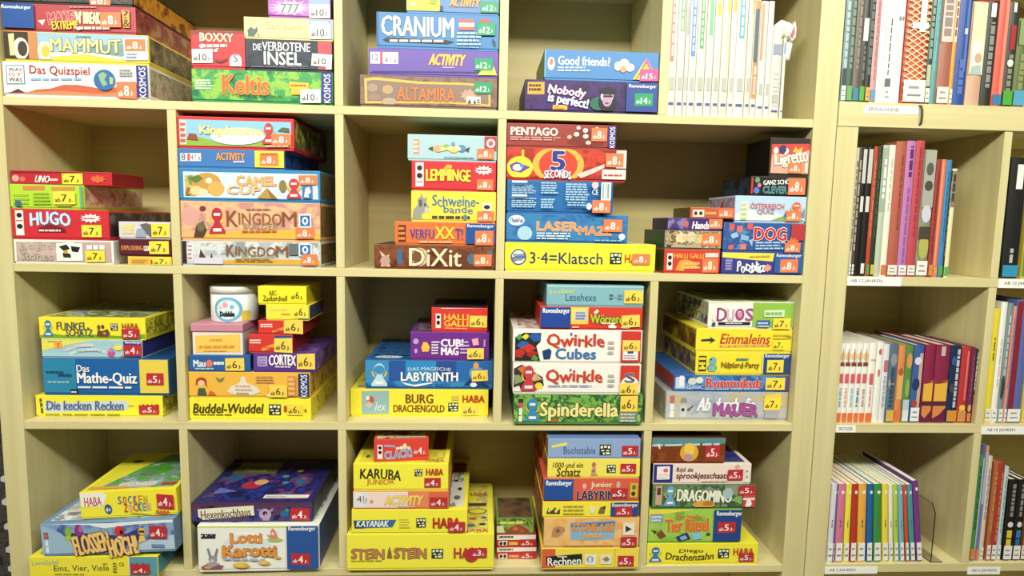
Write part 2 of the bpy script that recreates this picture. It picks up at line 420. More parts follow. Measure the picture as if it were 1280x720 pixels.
            txt(F_, 'ab', x0_ + W_*.08, y0_ + H_*.50, x0_ + W_*(c_-nw/2-.04), y0_ + H_*.81, fg, bold=0.05)
            txt(F_, 'J.', x0_ + W_*(c_+nw/2+.05), y0_ + H_*.54, x0_ + W_*.90, y0_ + H_*.82, fg, bold=0.03)
            extra.append(('age_sticker', sm, SNAME[age] + ' age sticker'))
    lid.build('lid' if (tray and h > .03) else 'carton', root)
    if title: title.build('title_lettering', root)
    for n_, m_, lb in extra:
        o_ = m_.build(n_, root)
        if lb: o_['label'] = lb
    st.last = dict(z1=z0 + h, Y=Y, root=root, xc=xc, tilt=tilt)
    return st.last

def cell(a, b): return (0.009 if a == 0 else a*PX + TV/2), (1.691 if b == 5 else b*PX - TV/2)
RV = 'Ravensburger'
# ---- uppermost row, left: big boxes seen from below
s = Stack((0,0,5.333), 0, 'game stack at the left end of the uppermost row', *cell(0,2), Y=0.002)
B(s, (20,995,405,440,632,662), 'f6f3ee', 'white box with a small globe and red mountains, lowest at the upper left', [
  G([(22,632),(22,612),(70,605),(115,585),(165,612),(240,590),(330,585),(420,560),(520,562),(610,575),(700,600),(790,570),(915,560),(915,662)], 'c8654a'),
  G([(22,632),(22,618),(200,606),(420,600),(640,622),(790,610),(915,630),(915,662)], 'dd8a5c'), G([(60,612),(115,585),(165,612)], '5a3a30'),
  R(44,432,166,556,'4d7f9c'), R(50,438,160,550,'f6f3ee'), t('WAS',60,450,150,472,'35302e',bold=.05), t('IST',62,482,150,504,'c2474a',bold=.03), t('WAS',60,514,150,538,'35302e',bold=.05),
  T('Das Quizspiel',200,440,600,510,'b03a36',bold=.02), L(205,512,600,536,1,'8fb2cc'), L(800,460,890,512,3,'9a9a9a'),
  E(700,533,72,68,'2f6ca6'), G([(660,500),(690,480),(720,498),(700,530),(720,560),(690,575),(672,540)], '8fb489'), G([(735,510),(760,520),(755,560),(735,560)], 'a8bf86'),
  PN(916,437,996,664,'kosmos','KOSMOS','f2f2f8',vert=True), ST(780,545,914,660,8)],
  side='~@24/8a8674/b6b09a/a8785c', d=.27)
B(s, (22,992,208,232,405,436), 'f0d84a', 'yellow and sky blue box with mammoth tusks, second from below at the upper left', [
  G([(22,405),(22,208),(992,232),(992,345),(800,385),(560,345),(340,345),(340,412)], '9cc3d8'), G([(480,340),(660,300),(800,290),(992,300),(992,345),(800,385)], '7f9a9c'),
  G([(340,350),(560,345),(800,378),(992,345),(992,372),(800,398),(560,362),(340,380)], 'f6f3e4'),
  R(22,208,250,412,'3f3528'), R(190,208,250,412,'c98a58'), E(140,325,52,72,'e6e2d8'), E(150,325,32,50,'4a3c2e'), E(300,340,52,64,'d8d6c8'), E(302,342,26,40,'e8c24e'), G([(60,230),(100,225),(96,370),(66,370)], 'd8d09a'),
  T('MAMMUT',335,262,810,350,'f3ea9c',bold=.06,out='3b4438',wave=.05), L(510,238,630,252,1,'7d98a8'),
  R(828,254,988,402,'f2ede6'), ST(836,260,975,342,8), L(845,350,920,392,2,'8aa0c0')], side='~@20/3f3a2c/6b5c40/8f8a6c', d=.27)
B(s, (18,905,20,44,192,220), 'b1434c', 'dusty red box with blue corner panel and patched lettering, upper left stack', [
  G([(250,130),(300,125),(280,160)], 'f0e6dc'), S(430,105,120,48,12,'c85a58'),
  T('MAKE',318,78,495,150,'b83a52',bold=.06,out='f4e7cf',rot=6), T("'N' BREAK",500,76,672,150,'f3ecc4',bold=.08,out='d9b25a'), T('EXTREME',345,134,520,186,'f2d23e',bold=.06,out='7a2a30',rot=4),
  L(470,40,650,56,1,'d98a86'), L(520,166,745,194,1,'f0dcd8'), E(525,182,16,12,'f2ece6'),
  G([(820,66),(870,70),(868,180),(826,176)], 'd9b048'), t('?',830,70,866,118,'7a2a2a',bold=.04), t('&',826,124,870,174,'4a3a20',bold=.02),
  PN(16,22,234,200,'rvblue',RV,'f2f4f8',box=(24,40,218,68)), ST(675,82,812,176,8)], side='~@18/7a2f30/9a4a42/b08a6a', d=.27)
B(s, (-30,880,-150,-130,-2,22), '1c201c', 'dark box with an orange sticker at the top of the upper left stack', [
  N(-30,-150,880,10,'~@26/161a18/2f4038/5a4038/161a18'), ST(590,-70,730,26,8)], side='~@15/c9832e/d99a3a/8a4a22', d=.27)

# ---- uppermost row, second stack
s = Stack((220,0,5.333), 0, 'game stack left of the second upright of the uppermost row', *cell(0,2), Y=0.002)
k = B(s, (105,1046,458,482,676,706), '2f9456', 'green box with orange title under two smaller boxes, uppermost row', [
  N(105,458,970,706,'~@14/1d6e46/3c9a50/8fc24c/3f9a58'), L(130,528,255,600,4,'d8f0d0'), T('Keltis',308,505,620,630,'e4673e',bold=.05,out='f0c23e'),
  t('Der Weg der Steine',400,628,705,656,'1f5a2e',bold=.01), G([(755,545),(888,556),(882,592),(760,592)], 'f0c43c'), R(770,592,890,634,'e7b83a'), L(765,562,880,582,1,'c84a2c'),
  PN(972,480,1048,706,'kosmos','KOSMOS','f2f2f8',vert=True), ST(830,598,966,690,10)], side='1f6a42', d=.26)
B(s, (100,460,197,214,448,462), 'd23339', 'small red box with a white dog shape, left on the green box', [
  R(104,200,456,226,'8a3038'), T('BOXXY',160,222,385,276,'f6efc0',bold=.08,out='a02a2a'), L(160,286,385,322,1,'f4dcd8'), G([(155,300),(180,288),(190,312),(170,320)], 'f4f0ea'),
  G([(255,390),(300,400),(345,385),(340,400),(300,418),(262,412)], '7a3028'), G([(250,330),(285,318),(275,345),(256,345)], 'f4eeee'),
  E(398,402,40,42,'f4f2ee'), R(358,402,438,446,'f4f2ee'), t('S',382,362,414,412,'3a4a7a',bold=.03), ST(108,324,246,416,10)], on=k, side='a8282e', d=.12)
i = B(s, (462,1042,256,276,458,478), '20283a', 'dark blue box with white capitals and red end, right on the green box', [
  N(462,256,946,470,'~@20/161c2a/26344a/1a2230'), R(946,272,1042,480,'cf4450'), T('DIE',515,290,570,332,'e8e8ea',bold=.02), T('VERBOTENE',575,282,895,340,'f0f0ee',bold=.03), T('INSEL',585,345,835,428,'f2f2f0',bold=.05),
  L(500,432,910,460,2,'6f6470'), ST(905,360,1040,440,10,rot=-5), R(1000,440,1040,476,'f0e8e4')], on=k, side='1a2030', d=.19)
B(s, (452,1048,110,130,244,266), 'f2df9a', 'cream box with a blue end panel, resting on the dark blue box', [
  G([(475,195),(500,172),(520,190),(540,172),(545,200),(520,236),(480,236)], '56626e'), E(508,152,16,18,'d8c890'), E(508,152,8,10,'f2df9a'), R(545,215,552,240,'4a4a4a'),
  T('San Juan',600,150,832,204,'c3ab8c',bold=.0), R(888,124,1048,264,'8ea6cc'), L(900,138,1030,156,1,'dfe8f4'), ST(892,158,1032,252,10)], on=i, side='4f6aa0', d=.19)
B(s, (612,1030,-60,-48,104,118), '9a4fa8', 'purple box with a white burst and three hooks, above the cream box', [
  N(612,-60,884,118,'~@18/8a44a4/b46cc0/a658b8'), S(760,46,150,52,14,'c8a4dc'), S(760,46,95,40,12,'f2ecf4'), T('777',698,22,820,76,'5a6068',bold=.03), R(884,-60,1030,118,'8fa6cc'), ST(888,26,1026,112,10)], side='3a2f55', d=.15)

# ---- uppermost row, third stack
s = Stack((430,0,5.333), 0, 'game stack in the third bay of the uppermost row', *cell(2,3), Y=0.002)
B(s, (106,1022,505,516,712,730), '7d5f52', 'brown mauve box with a yellow line frame, lowest of the third upper stack', [
  N(106,505,1022,730,'~@16/6f5448/8a6c60/77584c'), G([(135,530),(200,520),(500,545),(800,548),(975,560),(978,706),(700,688),(400,690),(140,692)], 'e2b64e'),
  G([(152,546),(200,538),(500,560),(800,562),(962,572),(964,692),(700,675),(400,676),(155,678)], '8c7468'),
  E(190,590,34,26,'a88c7c'), E(200,650,40,22,'9a7e70'), E(290,600,36,30,'b89a70'), E(300,680,48,26,'b0a088'), S(830,630,60,44,9,'cf9a8c'),
  T('ALTAMIRA',350,585,740,672,'c97a46',bold=.05,out='9a5a44'), R(815,640,910,690,'e8dcd4'), G([(822,688),(836,654),(848,688)],'4a3c38'),G([(862,688),(870,656),(880,688)],'2e2a2a'),L(886,656,908,688,2,'5a4c48'), ST(866,545,985,620,12)], side='4a342c', d=.22)
B(s, (165,1030,322,340,494,512), '6a52ac', 'violet box with yellow title and white number strip, third upper stack', [
  R(186,470,1030,480,'33266a'), R(176,350,360,424,'efe9f4'), t('12',188,362,228,404,'4a4458',bold=.0), R(240,348,258,424,'d8506c'), t('4 ? x',272,382,350,418,'4a4458',bold=.0),
  T('ACTIVITY',568,362,805,432,'efc04a',bold=.08,out='b06a8c',shear=.2), L(655,436,745,454,1,'b8a8dc'), G([(890,492),(915,462),(990,452),(1020,492)], 'cfd44a'), G([(985,470),(998,432),(1022,492)], 'ecc85a'), ST(868,384,992,462,12)], side='4a3a88', d=.21)
B(s, (216,1034,80,102,314,334), '3f7fba', 'blue box with large white title and a red white red flag, third upper stack', [
  R(216,80,232,320,'2b5f98'), T('CRANIUM',248,112,732,240,'f4f0e4',bold=.05,out='2a4f80',ow=.03), G([(258,262),(285,248),(680,262),(735,274),(690,288),(285,276)], '161a22'), L(305,256,690,282,1,'d8d8dc'),
  R(765,128,868,196,'f0e4d8'), R(765,128,868,150,'d85a58'), R(765,176,868,198,'d8605a'), L(752,206,925,325,5,'a8c8e4'), G([(985,245),(1010,275),(1012,300),(1004,300)], '1c2a44'), E(940,140,34,14,'c84a52'), ST(888,150,1008,232,12)], side='2a5588', d=.20)
B(s, (415,1034,-70,-62,86,98), '5a86c0', 'lime and blue box cut by the picture top, third upper stack', [
  G([(415,-70),(628,-68),(640,40),(636,86),(415,82)], 'd6e63e'), E(462,28,20,14,'f0f4a0'), L(570,0,620,34,2,'7a8a2a'), R(638,40,660,90,'2c3446'), T('ACTIVITY',705,-8,905,44,'efab4a',bold=.08,out='c8683e',shear=.2), ST(912,6,1030,80,12)], side='3a5f98', d=.15)

# ---- uppermost row, fourth stack
s = Stack((620,30,5.333), 0, 'game stack left of the white magazines in the uppermost row', *cell(3,4), Y=0.006)
B(s, (192,1086,370,392,580,604), '34145c', 'dark purple box with a face under a cap, beneath a blue box', [
  N(192,370,870,604,'~@15/2a0f50/3c1a68/240c44'), R(210,388,322,468,'d8a23c'), L(218,398,316,450,2,'4a2a18'), R(380,538,478,592,'e8b03e'), L(388,552,470,580,1,'b06a2a'),
  T('Nobody',345,420,600,490,'f2e4f0',bold=.07,out='a03a8c',shear=.1,rot=-6), T('is perfect!',345,478,620,556,'cfe8f2',bold=.07,out='7a3a98',rot=-9),
  E(690,530,62,44,'1f6a52'), E(745,520,62,66,'141020'), E(742,480,44,46,'c8c0cc'), E(748,448,52,28,'181424'), E(744,510,32,40,'b898b4'), R(715,476,780,488,'141020'), E(742,528,14,6,'7a3048'),
  PN(872,390,1086,604,'2c4796',RV,'f0f2f8',box=(888,404,1072,432)), ST(928,462,1052,545,14)], side='201040', d=.20)
B(s, (322,1090,168,192,370,388), '4683c2', 'blue box with white lettering and a yellow triangle, on the dark purple box', [
  R(322,168,332,372,'7fb4dc'), E(368,264,24,44,'e8d8d0'), E(368,252,12,22,'dc7a5a'), T('Good friends?',412,218,762,276,'f2f4f6',bold=.06), L(412,280,630,320,2,'bcd6ee'),
  E(815,280,26,30,'f0ece0'), E(855,268,34,36,'e8e2c8'), E(895,290,30,26,'f2eee6'), E(850,300,22,22,'dca078'), G([(915,384),(1005,225),(1090,384)], 'ecd03c'), G([(940,384),(1005,225),(1060,330),(1040,330),(1004,262),(930,384)], 'd85a98'), ST(962,300,1088,378,15)], side='3568a4', left='4f7a34', d=.20)

# ---- second row, first bay
s = Stack((0,190,4.646), 1, 'game stack in the first bay of the second row', *cell(0,1), Y=0.002)
B(s, (82,660,508,515,640,652), 'f2eee6', 'white rimmed grey box with black stones, lowest in the first bay of the second row', [
  R(96,522,648,640,'c3a8a4'), N(96,522,330,640,'~@22/b89c98/cdb4ac/b0a092'), T('Logic',118,532,305,574,'c9bfae',bold=.02,out='57584a',ow=.04), T('Stones',118,582,305,624,'c9bfae',bold=.02,out='57584a',ow=.04),
  E(405,575,78,52,'f4f2ec'), R(330,530,482,630,'f4f2ec'), G([(345,548),(390,536),(410,560),(375,576)], '20302a'), G([(415,545),(470,552),(455,582),(420,576)], '1c2822'), G([(365,584),(410,588),(415,612),(370,610)], '24322c'), E(385,578,14,10,'d8a040'),
  R(508,540,612,566,'f4f0ea'), R(540,540,546,566,'8a8078'), R(575,540,581,566,'8a8078'), ST(498,570,612,636,7)], side='e6e0d4', d=.20)
k = B(s, (62,632,330,338,506,512), 'cf2f3a', 'red box with icy blue title, white burst and black right side', [
  R(84,340,132,484,'f2ece8'), E(108,368,16,14,'2a2a2a'), E(108,432,18,14,'2a2a2a'), R(90,396,126,402,'cf2f3a'), T('HUGO',170,352,410,424,'cfe2f4',bold=.08,out='4a86bc',arc=.15), G([(215,440),(290,420),(370,440),(380,464),(215,464)], '7a2028'), L(220,446,375,464,1,'f2e0d8'),
  S(530,384,66,28,12,'f4eeea'), L(490,378,570,392,1,'cf2f3a'), ST(474,422,592,492,7)], side='~@20/241c1c/3a3430/6a6a60', d=.27)
B(s, (50,490,184,194,318,326), 'b4da3f', 'lime green box with orange bars and a rainbow on its side', [
  R(128,196,258,220,'d08a4a'), R(296,202,438,222,'d0904a'), L(70,236,165,300,3,'9cc034'), L(190,228,305,300,4,'9cc034'), R(84,276,118,306,'3f6a90'), R(470,190,490,326,'6fa88a'), L(330,296,440,308,1,'a8a83a'), ST(312,228,442,296,7)], side='~@26/c9a88c/d8bfa4/b8806a', d=.22)
B(s, (62,650,106,118,180,192), 'c22a34', 'flat red tin with a white slanted title, on the lime green box', [
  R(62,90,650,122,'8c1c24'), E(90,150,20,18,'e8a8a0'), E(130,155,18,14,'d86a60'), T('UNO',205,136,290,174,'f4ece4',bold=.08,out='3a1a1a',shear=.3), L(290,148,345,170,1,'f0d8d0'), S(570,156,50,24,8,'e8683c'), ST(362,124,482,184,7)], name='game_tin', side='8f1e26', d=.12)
s2 = Stack((0,190,4.646), 1, 'small boxes against the first upright of the second row', *cell(0,1), Y=0.001)
B(s2, (742,1004,604,612,654,662), 'efc84a', 'flat yellow card box lying lowest beside the grey box', [R(762,618,870,650,'e2b04c'), L(768,624,860,646,2,'c07a3c'), R(880,626,890,650,'b8503a'), ST(892,614,1000,660,7)], name='card_game_box', side='d8ac38', d=.10)
B(s2, (692,1004,503,510,602,606), '55202a', 'dark brown card box with orange capitals, between yellow and lilac boxes', [T('EXPLODING',705,542,832,568,'e0904a',bold=.06), R(840,545,874,572,'f0e8e0'), t('KIT',844,550,870,566,'55202a',bold=.05), ST(874,518,992,590,7)], name='card_game_box', side='3a141c', d=.11)
B(s2, (690,1000,404,408,494,498), 'd8cfe0', 'pale lilac card box with a grey figure, atop the dark brown card box', [R(706,420,782,474,'e0d85a'), L(708,424,780,470,3,'d8d0e0'), G([(790,490),(800,446),(830,436),(856,450),(850,490)], '9aa4bc'), G([(820,420),(860,412),(888,420),(886,490),(860,470)], '6c6468'), ST(888,416,996,486,7)], name='card_game_box', side='a89ab4', d=.11)

# ---- second row, second bay
s = Stack((210,135,3.429), 1, 'game stack in the second bay of the second row', *cell(1,2), Y=0.0015)
B(s, (58,655,564,580,698,702), 'c8cdd2', 'grey sky box with serif title at the bottom of the five box stack, second bay', [
  N(58,564,655,640,'~@14/aeb8c0/d8dcdc/8f9ca4'), G([(200,702),(240,668),(420,660),(655,668),(655,702)], 'dcab3e'), R(58,566,80,700,'3a2630'), R(84,580,106,672,'ece6e4'), L(86,584,104,668,4,'b09aa0'), G([(130,680),(140,610),(160,650),(165,690)], '4a3a44'), G([(180,660),(186,630),(192,660)], '4a3a44'), R(110,655,235,690,'d8d4e0'),
  T('K',250,586,286,648,'8a5a3c',bold=.03), T('INGDO',288,598,462,646,'8f6242',bold=.03), T('M',462,594,516,650,'8a5a3c',bold=.03), T('BUILDER',316,636,460,656,'a5a08c',bold=.02), L(288,656,470,676,2,'b08a3c'),
  R(520,584,560,640,'6a7078'), R(562,586,618,646,'dfe8ee'), R(568,590,612,640,'2f6fae'), E(590,614,13,18,'e8eef2'), E(590,614,6,10,'2f6fae'), ST(574,636,640,690,8)], side='~@22/4a3a2a/7a6040/5a4a34', d=.27)
B(s, (55,652,396,410,560,580), 'e7b27c', 'warm golden box with brown serif title and red award pawn, above the grey sky box', [
  N(55,396,652,520,'~@12/d99a86/e8b98c/c88f8a'), G([(55,560),(160,540),(300,528),(480,520),(652,540),(652,580)], 'e8b64a'), E(95,460,38,40,'d8a098'), E(150,430,14,12,'7a3440'), G([(108,556),(120,500),(150,480),(165,520),(150,558)], '55402e'), E(140,505,16,20,'6f6a4a'),
  PW(210,482,68,110,'b8323c'), T('K',250,440,300,506,'8a5238',bold=.03), T('INGDO',302,450,488,500,'95603f',bold=.03), T('M',488,446,552,508,'8a5238',bold=.03), T('BUILDER',322,494,470,518,'9c917a',bold=.02), L(316,520,488,536,1,'b8683c'), L(336,428,456,440,1,'a87a6a'),
  R(562,456,616,514,'dfe8ee'), R(568,462,610,508,'2f6fae'), E(589,485,13,17,'e8eef2'), E(589,485,6,9,'2f6fae'), ST(548,514,626,562,8)], side='~@20/5a4028/8a6a42/6a5236', d=.27)
B(s, (48,652,254,272,394,408), '3383bb', 'blue rimmed box with a camel and pyramid, middle of the second bay stack', [
  G([(66,270),(640,286),(644,392),(66,380)], 'cfe4ec'), N(72,286,120,376,'~@30/6a8a5a/d8b86a/8a6a3a'), E(165,320,62,44,'c79a4c'), E(205,345,36,32,'d8ac5c'), E(175,310,14,12,'f0ead8'), E(120,352,26,20,'e0cc9c'), E(150,358,20,14,'e8d8b0'), G([(90,300),(130,285),(150,300),(120,320)], '5f7a3c'),
  T('CAMEL',292,294,466,334,'f0b45a',bold=.08,out='c86a96',arc=-.12), T('CUP',252,334,396,368,'f4c88a',bold=.08,out='c8648c',shear=.1), G([(380,386),(424,342),(470,390)], 'b9924e'), G([(424,342),(440,388),(470,390)], '8f6e38'), E(492,335,16,26,'8a7a4a'),
  PW(540,346,62,84,'c83a44'), R(576,334,620,388,'3f7fb4'), G([(584,380),(590,345),(606,338),(614,360),(602,372),(606,384)], 'f0f0f0'), ST(562,290,640,330,8)], side='~@24/3a3430/6a5a44/4a4438', d=.27)
B(s, (42,500,172,184,250,262), '3f78be', 'flat blue box with a yellow right end, beneath the red rimmed box', [
  R(52,192,140,224,'ece8ec'), t('8',56,194,74,220,'3a4a6a',bold=.02), R(82,194,94,222,'d8605a'), t('4 ? x',98,198,138,220,'3a4a6a',bold=.0), T('ACTIVITY',205,192,330,222,'e8a04a',bold=.06,out='b0604a'), L(280,222,330,234,1,'d0e0f4'),
  R(372,182,500,262,'f0d83c'), ST(394,196,474,246,8), L(400,190,470,202,1,'c86a3a')], side='~@24/16284a/2a4a7a/1c2f50', d=.27)
B(s, (38,540,32,48,166,184), 'cf3336', 'red rimmed box showing sky and green hills, topmost of its stack of five', [
  G([(48,46),(528,62),(528,168),(48,156)], '8fc4e0'), G([(48,156),(48,130),(120,118),(240,150),(360,130),(460,150),(528,120),(528,168)], '8fb24c'), R(50,52,76,150,'e8d8d0'), L(52,56,74,146,4,'cf5a4a'), G([(80,130),(90,105),(120,108),(128,135)], '9a4a3a'), G([(290,120),(300,118),(312,124),(318,116),(316,140),(292,144)], '3a3c34'), G([(470,100),(490,84),(520,88),(522,106)], '4f6a4a'),
  E(300,120,120,36,'d8ecf0'), T('Kingdomino',135,78,400,122,'f0eaa4',bold=.06,out='c8b45a'), PW(432,110,54,88,'c83c44'), ST(444,112,530,160,8), L(420,160,528,168,1,'f0c8a8')], side='~@22/8a3a30/5a6a3a/c8a848', d=.27)

# ---- second row, third bay
s = Stack((430,145,3.6), 1, 'game stack in the third bay of the second row', *cell(2,3), Y=0.006)
B(s, (136,682,578,586,684,688), '6f3b22', 'dark brown box with ornate cream title, lowest in the third bay of the second row', [
  N(136,578,682,688,'~@16/55291a/84492a/6a3822'), G([(165,680),(175,640),(160,605),(190,630),(205,620),(195,650),(210,684)], 'd8c4b4'), E(185,650,22,24,'c09a8c'), R(240,600,262,664,'3f6a9a'),
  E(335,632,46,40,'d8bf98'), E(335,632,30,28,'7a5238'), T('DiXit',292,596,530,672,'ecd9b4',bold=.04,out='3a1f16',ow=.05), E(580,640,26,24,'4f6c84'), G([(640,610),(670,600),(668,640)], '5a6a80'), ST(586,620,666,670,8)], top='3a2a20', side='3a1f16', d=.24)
B(s, (228,682,472,484,572,576), 'e3743c', 'orange box with purple and yellow title, between the donkey box and dark brown box', [
  R(244,488,278,560,'5a2a1c'), L(246,492,276,556,3,'e08a4a'), T('VERFU',296,506,406,546,'5a2f86',bold=.05,out='f0a070'), T('XX',408,498,498,546,'f2d23e',bold=.08), T('T!',500,504,536,548,'5a2f86',bold=.05,out='f0a070'), L(340,554,500,566,1,'f4c090'),
  PN(548,484,682,576,'24529c',RV,'f0f2f8',box=(554,488,674,504)), ST(590,514,672,572,8)], top='e08a4a', side='b8552a', d=.23)
B(s, (302,684,338,340,470,474), 'f2d94a', 'yellow box with a grey donkey and blue wavy title', [
  G([(306,468),(312,420),(330,400),(332,372),(345,362),(348,345),(358,372),(374,365),(370,388),(384,410),(378,432),(362,428),(350,440),(352,468)], '9a9a94'), G([(336,380),(350,374),(352,400),(340,410)], '5a5a58'), E(364,398,4,6,'20201e'), E(372,420,10,12,'c8c4bc'),
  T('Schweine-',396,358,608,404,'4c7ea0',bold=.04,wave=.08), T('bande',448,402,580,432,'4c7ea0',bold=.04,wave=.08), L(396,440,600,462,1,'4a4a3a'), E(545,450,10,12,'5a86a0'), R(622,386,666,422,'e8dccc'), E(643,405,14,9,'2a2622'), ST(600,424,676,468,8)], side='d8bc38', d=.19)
B(s, (304,684,204,206,336,338), 'd0303a', 'red box with yellow slanted capitals, above the donkey box', [
  R(322,212,358,318,'f2ece8'), E(340,236,12,12,'2a2020'), E(340,270,13,12,'2a2020'), R(326,296,354,300,'d0303a'), G([(448,236),(462,218),(486,222),(482,248),(452,250)], 'd8b04a'), T('LEMMINGE',368,240,570,292,'f2e04a',bold=.08,out='8a1a1e',arc=.06),
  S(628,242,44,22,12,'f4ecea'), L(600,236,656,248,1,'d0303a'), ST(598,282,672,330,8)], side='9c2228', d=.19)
B(s, (286,688,84,88,200,202), 'abcbd4', 'pale blue box with colourful leafy title, topmost in the third bay of the second row', [
  R(312,106,338,172,'e89a6a'), L(314,110,336,168,3,'cfe0e0'), G([(378,146),(400,136),(400,158)], '46503c'), G([(540,150),(566,136),(560,160)], '46503c'), E(424,146,22,16,'e8a878'), E(460,140,18,14,'8fb46a'), E(494,150,20,14,'e8c45a'), E(530,144,18,16,'5a8ab8'), E(445,148,14,9,'f0dc90'),E(476,146,16,9,'f0e0a0'),E(512,146,14,9,'f0e4b0'),E(490,124,8,8,'6a9ac0'), L(450,176,590,190,1,'8ab4c8'),
  R(632,88,688,150,'b8363e'), E(660,120,20,20,'f0d8d8'), E(660,120,11,11,'cf5a60'), ST(600,144,676,190,8)], side='7fa4b0', d=.20)

# ---- second row, wide bay, left stack
s = Stack((615,140,3.429), 1, 'game stack at the left of the wide bay of the second row', *cell(3,5), Y=0.0015)
B(s, (50,700,562,564,682,686), 'f5f03c', 'bright yellow box with a plain sum as title, under a blue box', [
  E(108,624,34,34,'4a5c94'), E(108,624,28,28,'eceae0'), G([(78,626),(136,606),(138,628),(82,646)], '5a6c9c'), L(86,606,132,642,2,'8a94ac'), T('3·4=Klatsch',156,602,470,650,'39406a',bold=.015), HB(502,600,552,648), t('HABA',566,606,666,642,'c8402e',bold=.03), ST(598,604,676,650,8)], side='d8d030', top='~@20/f0e84a/f0f0e0/d8d040', d=.27)
B(s, (60,582,436,440,558,560), '2a6fae', 'blue box with orange block title and a pale moon, on the bright yellow box', [
  N(60,436,582,560,'~@10/2464a4/3a80b8/2a6cac'), E(104,466,34,22,'e6eef2'), t('ThinkFun',76,456,132,476,'2a5a98',bold=.05), E(140,520,32,30,'a8d0e4'), T('LASER',190,472,368,508,'e49a58',bold=.1,out='f2dcc8'), T('MAZE',368,490,512,524,'e08a50',bold=.1,out='f2dcc8'), L(190,514,350,546,3,'cfe4f4'), E(556,530,14,14,'d8e8f0'), L(440,540,570,556,1,'8ab8dc'), ST(476,458,556,510,8)], side='1f5488', top='a87a9c', d=.27)
B(s, (64,518,294,298,430,434), '2468aa', 'blue box covered in white small print with a barcode', [
  L(84,312,192,350,5,'a8cce8'), L(84,366,192,408,5,'a8cce8'), L(208,300,282,350,5,'a8cce8'), L(208,368,270,410,4,'a8cce8'), L(312,304,420,378,7,'a8cce8'), L(320,380,410,400,2,'a8cce8'), R(84,298,148,306,'e8f0f6'), R(84,354,148,362,'e8f0f6'), E(436,312,14,16,'e8c8d0'), t('CE',424,330,450,352,'e8f0f6',bold=.03),
  R(462,300,504,374,'e4ecec'), R(468,306,474,366,'8aa0a8'), R(480,306,483,366,'8aa0a8'), R(488,306,496,366,'8aa0a8'), E(412,400,12,14,'d8e4f0'), ST(426,374,504,426,8)], side='1c4f84', d=.20)
B(s, (58,576,154,158,292,298), 'b03024', 'red box with a big blue five in a glowing circle', [
  N(58,154,576,298,'~@12/8c2018/c8402a/a82a1e'), E(280,226,112,80,'e8b04a'), E(280,226,84,66,'d8442e'), E(115,240,56,48,'f0d83c'), G([(70,230),(100,215),(160,238),(120,262),(80,255)], '6a4a9a'), E(104,240,20,14,'f2ece0'), E(124,232,10,8,'38a0c0'), R(122,165,132,205,'f0d83c'), G([(360,266),(430,240),(480,220),(480,236),(430,262),(380,282)], 'd8c8c0'),
  T('5',246,170,312,250,'24368c',bold=.1,out='f2ecec'), T('SECONDS',220,250,336,284,'f0ecf0',bold=.06,out='3a4a94',arc=.2,wave=.06), R(470,244,574,294,'ecdcd8'), L(478,262,566,276,1,'c03a34'), R(530,162,576,238,'f0e0d8'), ST(484,174,562,234,8)], side='7a1c14', d=.27)
B(s, (62,532,50,54,148,152), '983a30', 'brownish red box with bold white title and marbles, above the big blue five', [
  G([(318,130),(370,70),(470,80),(480,135),(400,146)], '7a2a22'), E(360,92,12,9,'f0e8e0'), E(398,76,11,9,'f0e8e0'), E(400,100,12,9,'f0e8e0'), E(368,66,9,7,'f0e8e0'), E(330,104,10,8,'d8b8a8'), E(412,126,12,8,'d8c8b8'), E(448,70,10,8,'f0e8e0'), T('PENTAGO',76,68,280,100,'f0e4dc',bold=.1), L(76,104,300,122,2,'d0a098'),
  PN(496,54,534,152,'kosmos','KOSMOS','eceef6',vert=True), ST(424,66,492,120,8)], side='5a1f18', d=.27)

# ---- second row, wide bay, right stacks
s = Stack((810,160,3.79), 1, 'game stacks at the right of the wide bay of the second row', *cell(3,5), Y=0.004)
a = B(s, (76,340,574,580,684,690), 'd04034', 'red box with yellow double title, lowest of the small stack by the bright yellow box', [
  R(90,592,116,668,'f0e8e0'), E(103,612,9,10,'2a2020'), E(103,640,9,10,'2a2020'), T('HALLI GALLI',122,594,262,616,'eeb84a',bold=.06), G([(130,670),(150,625),(180,620),(240,640),(225,660),(180,650),(170,676)], 'e8a040'), L(160,630,250,668,2,'f0c070'), R(268,592,330,612,'f0d8cc'), ST(256,616,330,682,8)], left='3f4a1e', side='8a2a20', d=.16)
b = B(s, (78,348,484,488,570,576), '7d6a4a', 'box with a picture of brown pebbles, on the red box with double title', [
  N(78,484,348,576,'~@34/4a3a24/b8a884/6a5434/d8ccb0'), E(160,520,26,22,'e0d4b8'), E(205,515,22,24,'d8c8a4'), E(235,530,16,18,'cab890'), E(145,520,14,20,'e4d0a4'),E(175,516,16,16,'d8c090'),E(252,528,14,16,'e8c878'),L(135,504,260,514,1,'e4d0a4'), R(110,552,250,570,'b8a888'), ST(254,498,344,556,8)], left='1c4a30', side='5a4428', d=.17)
c = B(s, (92,352,424,430,480,482), '3c2a6e', 'flat purple card box with white title, under the orange card box', [
  N(92,424,200,482,'~@26/2a1c50/4a3a80/8a7aa8'), E(182,452,10,14,'d8604a'), T('Hands',210,442,292,474,'f0e8f0',bold=.08,shear=.15), ST(288,432,352,472,8)], left='2a1a48', side='2a1a48', d=.12, name='card_game_box')
B(s, (200,412,374,380,430,434), 'c05a3c', 'flat orange red card box, topmost of the small stack beside the sky picture box', [R(212,388,266,424,'f0e0d4'), E(226,406,8,10,'3a2a20'), E(250,406,8,10,'3a2a20'), L(270,394,326,418,1,'d8a85a'), ST(332,386,404,428,8)], left='5a5018', side='8a3a26', d=.12, name='card_game_box')
s3 = Stack((810,160,3.79), 1, s.group, *cell(3,5), Y=0.004)
